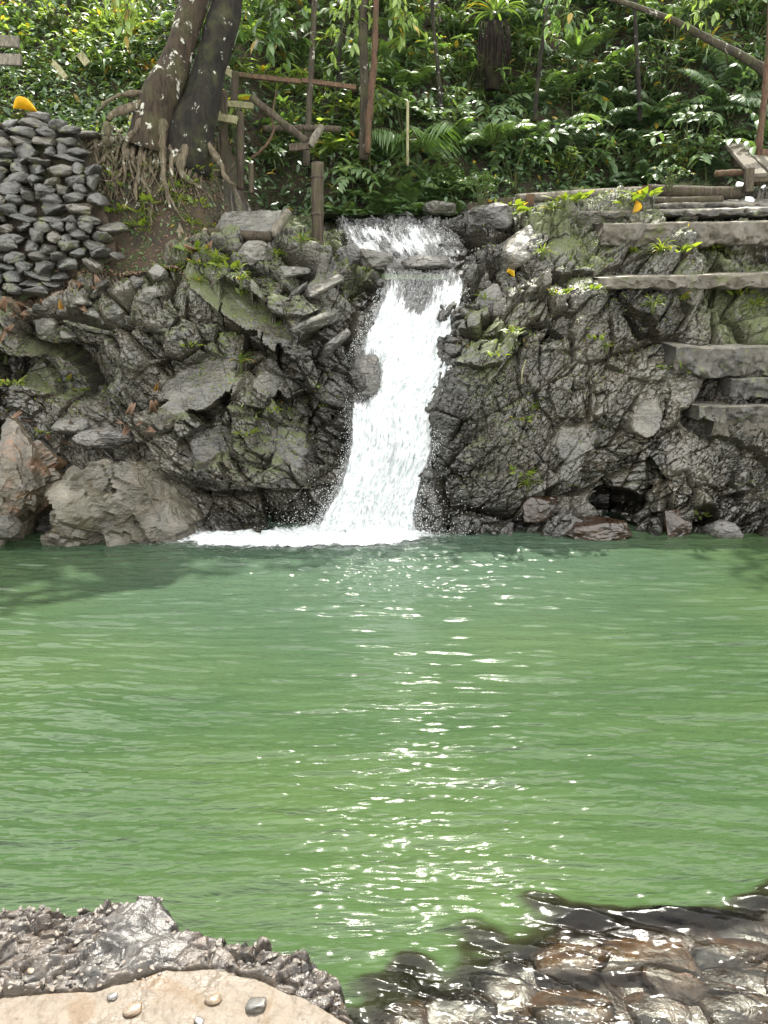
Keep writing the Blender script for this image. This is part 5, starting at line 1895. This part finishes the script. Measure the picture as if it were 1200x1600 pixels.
slim_tree([(568, 250, 7.9), (570, 160, 7.92), (567, 60, 7.95), (572, -40, 8.0), (574, -120, 8.0)], [0.05, 0.045, 0.045, 0.042, 0.04], 'grey slender trunk, left one of the close pair above the falls', M['bark_thin'], (0.0, 10.2, 8.2, 0.9, 300), 11)
slim_tree([(574, 240, 7.8), (577, 180, 7.8), (584, 100, 7.82), (587, 30, 7.85), (590, -100, 7.9)], [0.034, 0.032, 0.03, 0.028, 0.028], 'thin reddish trunk, right one of the close pair above the falls', M['bark_red'], (0.8, 10.0, 8.0, 0.6, 200), 12)
slim_tree([(478, 260, 7.7), (482, 190, 7.72), (487, 90, 7.8), (493, -20, 7.9), (497, -110, 8.0)], [0.034, 0.03, 0.028, 0.026, 0.025], 'thin dark trunk rising behind the broken fence rail', M['bark_thin'], (-0.9, 10.4, 8.4, 0.7, 200), 13)
slim_tree([(1215, 130, 8.0), (1180, 100, 8.0), (1120, 68, 8.02), (1050, 32, 8.05), (975, 4, 8.1), (900, -18, 8.15)], [0.045, 0.042, 0.036, 0.03, 0.024, 0.02], 'bare trunk leaning diagonally across the top right corner', M['bark_thin'], None, 14)
slim_tree([(1183, 290, 7.7), (1186, 230, 7.72), (1192, 175, 7.75), (1200, 90, 7.85), (1206, -40, 8.0), (1210, -120, 8.0)], [0.035, 0.032, 0.03, 0.028, 0.026, 0.025], 'dark trunk standing behind the plank bench', M['bark_red'], (3.6, 8.9, 7.6, 0.9, 350), 15)

for i, (px, w_, ln, lab) in enumerate([(525, 0.018, 10, 'very thin dark stem left of the paired trunks, deep in the foliage'), (690, 0.022, -14, 'thin dark trunk leaning left behind the plants above the falls'), (835, 0.02, 18, 'thin dark stem right of the fibrous stump'),
                                     (1000, 0.022, -8, 'thin dark stem behind the ferns below the bare leaning trunk'), (95, 0.022, 12, 'thin dark stem on the slope above the stone wall')]):
    slim_tree([(px, 190, 8.5), (px + ln * 0.4, 110, 8.55), (px + ln, 20, 8.65), (px + ln * 1.3, -110, 8.8)], [w_ * 1.2, w_, w_ * 0.9, w_ * 0.8], lab, M['bark_dark'], None, 40 + i, name='sapling')

# dark stump hung with fibrous roots (tree fern bole)
c = at(772, 78, 8.75)
st = thing('fern_stump', 'dark stump hung with fibrous roots and topped by bright strap leaves', 'stump', c)
mbx = MB()
mbx.tube([c + [0, 0.1, -0.35], c + [0, 0.08, 0.0], c + [0, 0.05, 0.28]], [0.08, 0.12, 0.09], 20, 0.3, 3)
rs = random.Random(3)
for i in range(70):
    a = rs.uniform(0, 6.28)
    x0, y0 = 0.13 * math.cos(a) * 1.2, 0.05 + 0.12 * math.sin(a)
    z0 = rs.uniform(0.05, 0.28)
    mbx.tube([c + [x0, y0, z0], c + [x0 * 1.1, y0 - 0.02, z0 - 0.13], c + [x0 * 1.15 + rs.uniform(-.03, .03), y0 - 0.02, z0 - rs.uniform(0.15, 0.5)]], [0.007, 0.006, 0.002], 5)
child(mbx.build('bole', M['fibre']), st)
fo = link('leaf_rosette', KINDS['strap', 1]['foliage'])
fo.scale = (1.1, 1.1, 1.0)
fo.parent = st
fo.location = (0, 0, 0.2)

# ------------------------------------------------------------------ fence and timber
def post(px, y0, y1, Y, wpx, label, mat, name='post', cat='post', lean=0.0, nodes=False):
    a, b = at(px, y1, Y), at(px + lean, y0, Y)
    t = thing(name, label, cat, a)
    r = pxm(wpx, Y) / 2
    pts = np.linspace(a - [0, 0, 0.12], b, 22)
    child(MB().tube(pts, np.full(22, r) * (1 + 0.03 * np.sin(np.arange(22) * 1.7)), 14, 0.07, int(px)).build('shaft', mat), t)
    if nodes:
        for f in nodes:
            c = a + (b - a) * f
            rg = MB()
            rg.tube([c - [0, 0, 0.012], c - [0, 0, 0.004], c + [0, 0, 0.004], c + [0, 0, 0.012]], [r * 1.02, r * 1.13, r * 1.13, r * 1.02], 18)
            child(rg.build('node_ring', mat), t)
    return t


post(496, 254, 366, 7.05, 18, 'stout dark bamboo post with two ring nodes at the left lip of the falls', M['wood'], 'bamboo_post', 'post', nodes=(0.28, 0.80))
post(349, 142, 256, 7.35, 12, 'taller dark fence post carrying pale rails beside the big tree', M['wood'], 'fence_post')
post(375, 175, 274, 7.3, 11, 'shorter dark fence post right of the taller one', M['wood'], 'fence_post')
post(392, 256, 280, 7.25, 8, 'short cut stub of wood beside the fence posts', M['wood'], 'fence_post')
post(364, 112, 142, 7.6, 10, 'dark post top behind the two fence posts', M['wood'], 'fence_post', lean=4)
post(637, 158, 238, 7.75, 4, 'thin white stake standing in the plants above the falls', M['wood_pale'], 'stake', 'stake')


def board_thing(p0, p1, w_, t_, label, mat, name='fence_rail', cat='rail', up=(0, -1, 0.2), seed=1):
    a, b = at(*p0), at(*p1)
    o = MB().board(a, b, w_, t_, up, 14, 0.004, seed).build(name, mat, None, False)
    return tag(o, label, cat)


def pole_thing(pts, r0, r1, label, mat, name='pole', cat='pole', seed=1, rough=0.1):
    o = MB().tube(pxcurve(pts, 26), np.linspace(r0, r1, 26), 14, rough, seed).build(name, mat)
    return tag(o, label, cat)


board_thing((338, 183, 7.28), (370, 188, 7.22), 0.065, 0.025, 'short pale yellow board nailed low across the taller fence post', M['wood_pale'], seed=2)
board_thing((352, 162, 7.42), (396, 166, 7.38), 0.055, 0.025, 'pale yellow board running right from the taller fence post', M['wood_pale'], seed=3)
board_thing((331, 158, 7.4), (343, 182, 7.3), 0.05, 0.025, 'pale board slanting down behind the big trunk', M['wood_pale'], seed=4)
board_thing((346, 106, 7.6), (368, 120, 7.6), 0.06, 0.025, 'pale sloping board at the top of the rear post', M['wood_pale'], seed=5)
board_thing((370, 117, 7.62), (470, 128, 7.75), 0.04, 0.03, 'long brown rail behind the fence, left length', M['wood_brown'], seed=6)
board_thing((472, 126, 7.75), (556, 137, 7.8), 0.04, 0.03, 'reddish brown rail reaching the paired slender trunks', M['wood_brown'], seed=7)
pole_thing([(393, 152, 7.3), (437, 188, 7.25), (480, 221, 7.2)], 0.032, 0.03, 'grey pole slanting down to the right, broken fence rail', M['wood'], 'broken_rail', 'rail')
pole_thing([(484, 228, 7.22), (494, 212, 7.24), (503, 197, 7.26)], 0.035, 0.03, 'short grey stick crossing the end of the broken rail', M['wood_grey'], 'stick', 'stick')
pole_thing([(412, 201, 7.5), (470, 200, 7.5), (532, 202, 7.5)], 0.028, 0.028, 'horizontal dark log behind the broken rail', M['wood'], 'log', 'log')
board_thing((452, 231, 7.2), (482, 228, 7.2), 0.06, 0.03, 'short dark board lying under the end of the broken rail', M['wood'], 'board', 'board', seed=8)
pole_thing([(392, 248, 7.2), (415, 228, 7.2), (428, 203, 7.22), (425, 185, 7.25), (432, 140, 7.3)], 0.013, 0.006, 'thin bent sapling stem in front of the broken rail', M['bark_red'], 'bent_stem', 'stem')

# log edged step on the left path
a, b, c_, d_ = at(330, 366, 6.78), at(428, 370, 6.72), at(440, 330, 7.0), at(352, 330, 7.0)
sl_ = MB()
gx_, gy_ = np.meshgrid(np.linspace(0, 1, 26), np.linspace(0, 1, 14))
Vt = (a[None, None] * (1 - gx_)[..., None] + b[None, None] * gx_[..., None]) * (1 - gy_)[..., None] + (d_[None, None] * (1 - gx_)[..., None] + c_[None, None] * gx_[..., None]) * gy_[..., None]
Vt = Vt.reshape(-1, 3)
Vt[:, 2] += 0.012 * fbm(Vt * 14, 3, 501) + 0.0
Vb_ = Vt - np.array([0, 0, 0.09])
Q = grid_quads(14, 26)
sl_.add(Vt, Q)
sl_.add(Vb_, Q[:, ::-1])
rim = np.concatenate([np.arange(26), 26 * np.arange(1, 14) + 25, 26 * 13 + np.arange(24, -1, -1), 26 * np.arange(12, 0, -1)])
rq = np.stack([rim, np.roll(rim, -1), np.roll(rim, -1) + 364, rim + 364], 1)
sl_.Q.append(rq)
tag(sl_.build('stone_step', M['grey_rock'], None, False), 'flat worn stone step on the left path, edged by a log', 'step')
pole_thing([(326, 364, 6.74), (375, 368, 6.70), (424, 370, 6.68)], 0.045, 0.042, 'dark timber edging the front of the stone step', M['wood'], 'edging_log', 'log', 3)
pole_thing([(424, 368, 6.68), (438, 350, 6.8), (450, 332, 6.92)], 0.042, 0.038, 'grey brown log along the right side of the stone step', M['wood_grey'], 'edging_log', 'log', 4)

# right terrace: bamboo pipes and boards
pole_thing([(806, 311, 7.35), (930, 303, 7.35), (1010, 299, 7.35)], 0.042, 0.045, 'long bamboo pipe lying across the top of the right bank, left length', M['wood_grey'], 'bamboo_pipe', 'pipe', 5, 0.04)
pole_thing([(1012, 298, 7.33), (1080, 300, 7.33), (1158, 302, 7.33)], 0.055, 0.055, 'thick dark bamboo pipe length ending below the plank bench', M['wood'], 'bamboo_pipe', 'pipe', 6, 0.04)
pole_thing([(1018, 314, 7.2), (1070, 314, 7.2), (1128, 312, 7.2)], 0.036, 0.036, 'lower dark pipe lying in front of the thick one', M['wood'], 'bamboo_pipe', 'pipe', 7, 0.05)
pole_thing([(855, 322, 7.22), (905, 318, 7.22), (930, 315, 7.22)], 0.03, 0.03, 'short dark pipe under the long bamboo pipe', M['wood'], 'bamboo_pipe', 'pipe', 8, 0.05)
board_thing((828, 322, 7.3), (829, 303, 7.3), 0.07, 0.03, 'brown peg holding the left end of the bamboo pipe', M['wood_brown'], 'peg', 'peg', seed=11)
board_thing((1010, 308, 7.27), (1011, 290, 7.27), 0.08, 0.03, 'rusty brown peg where the bamboo pipes meet', M['wood_brown'], 'peg', 'peg', seed=12)
board_thing((731, 326, 7.3), (800, 316, 7.3), 0.085, 0.03, 'dark wet board standing on edge at the right lip of the falls', M['wood'], 'board', 'board', seed=13)
pole_thing([(1118, 272, 7.5), (1145, 270, 7.5), (1172, 271, 7.5)], 0.03, 0.03, 'short brown log behind the leg of the bench', M['wood_brown'], 'log', 'log', 9)
for (px, py, w_, h_, lab) in [(1156, 288, 16, 9, 'crumpled white plastic scrap left of the bench leg'), (1196, 292, 14, 7, 'white plastic scrap at the right edge under the bench'), (1170, 311, 26, 9, 'flat pale plastic scrap lying below the bench')]:
    rk('plastic_scrap', M['white_plastic'], px, py, 7.25, w_, h_, 0.5, px, lab, cat='litter', sub=3, npts=10)

bench = thing('plank_bench', 'grey weathered bench of two planks on a leg at the top right', 'bench', at(1175, 296, 7.2))
child(MB().board(at(1144, 226, 8.0), at(1186, 274, 7.25), 0.145, 0.03, (0, 0.2, 1), 16, 0.004, 21).build('plank', M['wood_grey'], None, False), bench)
child(MB().board(at(1160, 225, 8.05), at(1216, 270, 7.3), 0.145, 0.03, (0, 0.2, 1), 16, 0.004, 22).build('plank', M['wood_grey'], None, False), bench)
child(MB().board(at(1170, 300, 7.25), at(1170, 264, 7.27), 0.075, 0.06, (0, -1, 0), 8, 0.004, 23).build('leg', M['wood'], None, False), bench)
child(MB().board(at(1150, 262, 8.0), at(1150, 230, 8.0), 0.07, 0.06, (0, -1, 0), 8, 0.004, 24).build('leg', M['wood'], None, False), bench)
child(MB().board(at(1166, 280, 7.27), at(1230, 276, 7.32), 0.07, 0.05, (0, -1, 0), 8, 0.004, 25).build('crossbar', M['wood'], None, False), bench)
board_thing((1190, 240, 7.7), (1235, 236, 7.7), 0.07, 0.03, 'pale orange board at the right edge beyond the bench', M['wood_brown'], 'board', 'board', seed=31)

# wooden boards and their support at the far left
board_thing((-40, 62, 7.4), (30, 66, 7.4), 0.095, 0.03, 'upper pale grey board at the left edge above the yellow leaf', M['wood_grey'], 'board', 'board', seed=32)
board_thing((-40, 92, 7.38), (33, 94, 7.38), 0.095, 0.03, 'lower pale grey board at the left edge above the yellow leaf', M['wood_grey'], 'board', 'board', seed=33)
rk('rock', M['wall_stone'], 14, 122, 7.2, 64, 22, 0.9, 61, 'flat dark stone under the two grey boards', sub=3)
rk('rock', M['wall_stone'], 55, 142, 7.1, 56, 26, 0.9, 62, 'grey stone on the terrace behind the yellow leaf', sub=3)
rk('rock', M['wall_stone'], 130, 160, 6.95, 60, 18, 0.9, 63, 'dark flat stone on the terrace beside the tree roots', sub=3)
board_thing((84, 98, 7.5), (103, 122, 7.4), 0.05, 0.02, 'pale broken plank lying in the plants behind the wall', M['wood_pale'], 'plank', 'plank', seed=34)
board_thing((124, 84, 7.5), (137, 100, 7.46), 0.07, 0.012, 'curled yellowish dead leaf sheath hanging on the slope', M['wood_pale'], 'leaf_sheath', 'leaf', seed=35)

for o in [o for o in COL.objects if o.get('label') in ('flat dark stone under the two grey boards', 'grey stone on the terrace behind the yellow leaf', 'dark flat stone on the terrace beside the tree roots')]:
    o.location.z = float(hill_z(np.array([o.location.x]), np.array([o.location.y]))[0]) + 0.015

# ------------------------------------------------------------------ concrete steps on the right
def slab(pxl, pxr, ytop, ybot, Yf, depth, label, seed, tilt=0.10, sag=0.0):
    nx, ny, nd_ = 240, 22, 14
    xl, xr = at(pxl, ytop, Yf)[0], at(pxr, ytop, Yf)[0]
    zt, zb = at(900, ytop, Yf)[2], at(900, ybot, Yf)[2]
    # profile: bottom front -> top front -> top back
    fr_ = [(Yf + 0.02, z_) for z_ in np.linspace(zb, zt - 0.012, ny)]
    tp_ = [(Yf + 0.012 + d, zt + d * tilt) for d in np.linspace(0.0, depth, nd_)]
    bt_ = [(Yf + depth, zb - 0.02)]
    prof = np.array([(Yf + depth * 0.8, zb)] + fr_ + tp_ + bt_)
    xs_ = np.linspace(xl, xr, nx)
    V = np.stack([np.repeat(xs_, len(prof)), np.tile(prof[:, 0], nx), np.tile(prof[:, 1], nx)], 1)
    hh = (V[:, 2] - zb) / (zt - zb)
    V[:, 2] += sag * ((V[:, 0] - xl) / (xr - xl)) + 0.008 * fbm(V * np.array([3, 3, 0]) + seed, 3, seed)
    rag = fbm(V * 12 + seed, 4, seed + 1)
    H, E = facets(V * 13 + seed, seed + 2)
    low = np.clip(1.15 - hh, 0.12, 1)
    V[:, 1] += (0.034 * rag + 0.024 * H) * low
    V[:, 2] += 0.005 * fbm(V * np.array([7, 7, 0]) + seed, 4, seed + 5)
    V[:, 2] += 0.018 * fbm(V * np.array([9, 0, 0]) + seed * 2, 3, seed + 3) * np.clip(1 - hh * 2.2, 0, 1)
    m_ = len(prof)
    Q = grid_quads(nx, m_)
    T = np.array([[0, i, i + 1] for i in range(1, m_ - 1)])
    T2 = T[:, ::-1] + (nx - 1) * m_
    me = new_mesh('concrete_step', V, Q, np.vstack([T, T2]), True)
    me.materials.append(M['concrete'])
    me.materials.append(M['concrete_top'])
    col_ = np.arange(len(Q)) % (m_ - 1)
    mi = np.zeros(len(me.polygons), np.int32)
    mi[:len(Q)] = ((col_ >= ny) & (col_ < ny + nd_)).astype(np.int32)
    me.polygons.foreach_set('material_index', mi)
    return tag(link('concrete_step', me), label, 'step')


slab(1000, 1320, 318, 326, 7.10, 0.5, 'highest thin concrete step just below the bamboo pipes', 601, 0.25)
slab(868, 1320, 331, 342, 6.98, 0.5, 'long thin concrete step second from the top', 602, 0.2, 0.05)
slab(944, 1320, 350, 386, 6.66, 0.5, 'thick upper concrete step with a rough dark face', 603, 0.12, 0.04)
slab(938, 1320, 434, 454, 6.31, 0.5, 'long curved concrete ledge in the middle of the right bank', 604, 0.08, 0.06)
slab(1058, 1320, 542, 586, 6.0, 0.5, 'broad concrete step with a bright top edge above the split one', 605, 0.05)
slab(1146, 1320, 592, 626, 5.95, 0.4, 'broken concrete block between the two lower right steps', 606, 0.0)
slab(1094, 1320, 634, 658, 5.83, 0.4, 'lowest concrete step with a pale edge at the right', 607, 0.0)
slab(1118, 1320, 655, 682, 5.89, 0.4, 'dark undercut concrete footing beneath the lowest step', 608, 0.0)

# ------------------------------------------------------------------ fallen leaves, twigs, pebbles
def dead_leaf(p, nrm_, size, mat, label, yaw, group=None, width=0.5, curl=0.3):
    V, Q = leaf_tpl(8, size, width, curl, 0.22)
    V[:, 0] *= size
    V[:, 1] -= size / 2
    V2 = np.concatenate([V, V - np.array([0, 0, 0.0025])])
    me = new_mesh('fallen_leaf', V2, np.concatenate([Q, Q[:, ::-1] + len(V)]), None, True, {'rnd': np.full(len(V2), 0.5)})
    o = link('fallen_leaf', me, mat)
    o.location = tuple(np.asarray(p) + np.asarray(nrm_) * 0.02)
    nv = Vector([float(v) for v in nrm_]).normalized()
    ax = (Vector((1, 0, 0)) - nv * nv.x).normalized()
    dv = ax * math.cos(yaw) + nv.cross(ax) * math.sin(yaw)
    xv = dv.cross(nv)
    o.rotation_euler = Matrix((xv, dv, nv)).transposed().to_euler()
    return tag(o, label, 'leaf', group)


dead_leaf(at(40, 174, 6.72), (0.03, -0.16, 0.98), 0.19, M['leaf_yellow'], 'big bright yellow fallen leaf on top of the stone wall', 0.1, None, 0.42, 0.12)
for (px, py, s, mt, yw, lab) in [(800, 430, 0.085, 'leaf_yellow', 0.4, 'bright yellow fallen leaf on the rock right of the upper falls'), (990, 326, 0.13, 'leaf_yellow', 1.2, 'yellow fallen leaf lying on the upper concrete steps'),
                                 (100, 474, 0.085, 'leaf_orange', 1.9, 'pale yellow fallen leaf on the dirt path under the wall'), (145, 424, 0.07, 'leaf_litter', 1.7, 'pinkish brown fallen leaf at the foot of the stone wall'),
                                 (244, 602, 0.07, 'leaf_orange', 1.3, 'curled straw coloured leaf on the left rock face'), (560, 800, 0.02, 'leaf_litter', 1, None)]:
    if lab:
        p, n_ = on_bank(px, py)
        dead_leaf(p, n_, s, M[mt], lab, yw)
pth = random.Random(77)
for i in range(46):
    if i < 30:
        px, py = pth.uniform(0, 330), 0
        py = np.interp(px, [0, 150, 250, 330], [500, 440, 398, 376]) + pth.uniform(-18, 22)
        lab, g = 'small brown dead leaf on the dirt path below the stone wall', 'dead leaves on the dirt path'
    else:
        px, py = pth.uniform(20, 250), pth.uniform(640, 690)
        lab, g = 'small brown dead leaf caught above the big left boulders', 'dead leaves above the left boulders'
    p, n_ = on_bank(px, py)
    dead_leaf(p, n_, pth.uniform(0.03, 0.075), M['leaf_litter'], lab, pth.uniform(0, 6), g)
pole_thing([(815, 600, 5.9), (816, 580, 5.9), (822, 562, 5.92)], 0.006, 0.004, 'short straw coloured twig stuck on the right rock face', M['wood_pale'], 'twig', 'twig')

PB = [(322, 1532, 30, 14, 'pebble', 'dark pebble at the top of the tan slab'), (428, 1543, 38, 17, 'pebble', 'oval grey pebble on the right part of the tan slab'), (402, 1574, 46, 22, 'pebble', 'dark angular pebble near the front of the tan slab'),
      (332, 1563, 34, 16, 'pebble_tan', 'flat tan pebble in the middle of the slab'), (510, 1576, 24, 14, 'pebble', 'bluish grey pebble at the right side of the slab'), (518, 1594, 24, 10, 'pebble', 'half hidden pebble at the bottom right of the slab'),
      (208, 1580, 36, 14, 'pebble_tan', 'pale orange flake of stone on the wet stain'), (48, 1518, 16, 9, 'pebble_tan', 'orange pebble among the gravel at the left'), (312, 1598, 22, 10, 'pebble', 'small pebble at the bottom edge of the photo'),
      (176, 1558, 20, 9, 'pebble', 'small dark pebble beside the wet stain')]
for i, (px, py, w_, h_, mt, lab) in enumerate(PB):
    p = shore_pt(px, py)
    f_ = p[1] * cp - (p[2] - CAM_H) * sp
    w2 = w_ * f_ / FPX / 2
    rock('pebble', M[mt], p + [0, 0, w2 * 0.18], (w2, w2 * 0.75, w2 * 0.42), 700 + i, lab, 'pebble', rot=(0, 0, random.uniform(-0.5, 0.5)), sub=3, npts=24, rough=0.02, soft=2)
# gravel stuck in the dark part of the rock: too many to count
gv = MB()
gr = random.Random(8)
base_rocks = [hull_rock(800 + i, 1, 0.8, 0.5, npts=14, sub=2, rough=0.03) for i in range(5)]
for i in range(700):
    px = gr.uniform(-20, 540)
    yt = np.interp(px, [0, 60, 150, 200, 260, 300, 400, 470, 540], [1412, 1404, 1416, 1402, 1404, 1440, 1446, 1474, 1540])
    ybm = np.interp(px, [0, 190, 330, 400, 540], [1550, 1540, 1506, 1512, 1580])
    py = gr.uniform(yt, ybm)
    if 170 < px < 300 and 1405 < py < 1500 and gr.random() < 0.85:
        continue
    p = shore_pt(px, py)
    r_ = gr.uniform(0.004, 0.013)
    V, T = base_rocks[i % 5]
    a_ = gr.uniform(0, 6.28)
    Rm = np.array([[math.cos(a_), -math.sin(a_), 0], [math.sin(a_), math.cos(a_), 0], [0, 0, 1]])
    gv.add((V * r_) @ Rm.T + p + [0, 0, r_ * 0.1], None, T)
tag(gv.build('gravel', M['schist']), kind='stuff')
# twig in the joint between slab and dark rock
o = MB().tube(curve_pts([shore_pt(392, 1519) + [0, 0, .012], shore_pt(432, 1528) + [0, 0, .014], shore_pt(480, 1553) + [0, 0, .014], shore_pt(530, 1582) + [0, 0, .014], shore_pt(560, 1599) + [0, 0, .008]], 24), np.linspace(0.007, 0.0035, 24), 8, 0.2, 5).build('twig', M['bark_red'])
tag(o, 'dark brown twig lying in the joint behind the tan slab', 'twig')

# stones of the outlet shelf, under and through the thin sheet of water
for i, (cx_, cy_, rx_, ry_, hz_) in enumerate(RIF):
    top = ['brown', 'dark brown', 'rusty brown', 'grey brown'][i % 4]
    rock('river_stone', M['amber_rock' if i < 3 or i == 6 else 'brown_rock'], (cx_, cy_, hz_ - 0.088 + (0.035 if i < 3 else 0)), (rx_ * 1.2, ry_ * 1.2, 0.05), 900 + i, ('amber river stone showing through the shallow outlet water at the lower right' if i < 3 or i == 6 else 'dark wet river stone under the shallow outlet water at the lower right'), 'stone', ('amber river stones' if i < 3 or i == 6 else 'dark river stones under the outlet water'), rot=(0, 0, random.uniform(-0.4, 0.4)), sub=3, npts=26, rough=0.03, soft=2)
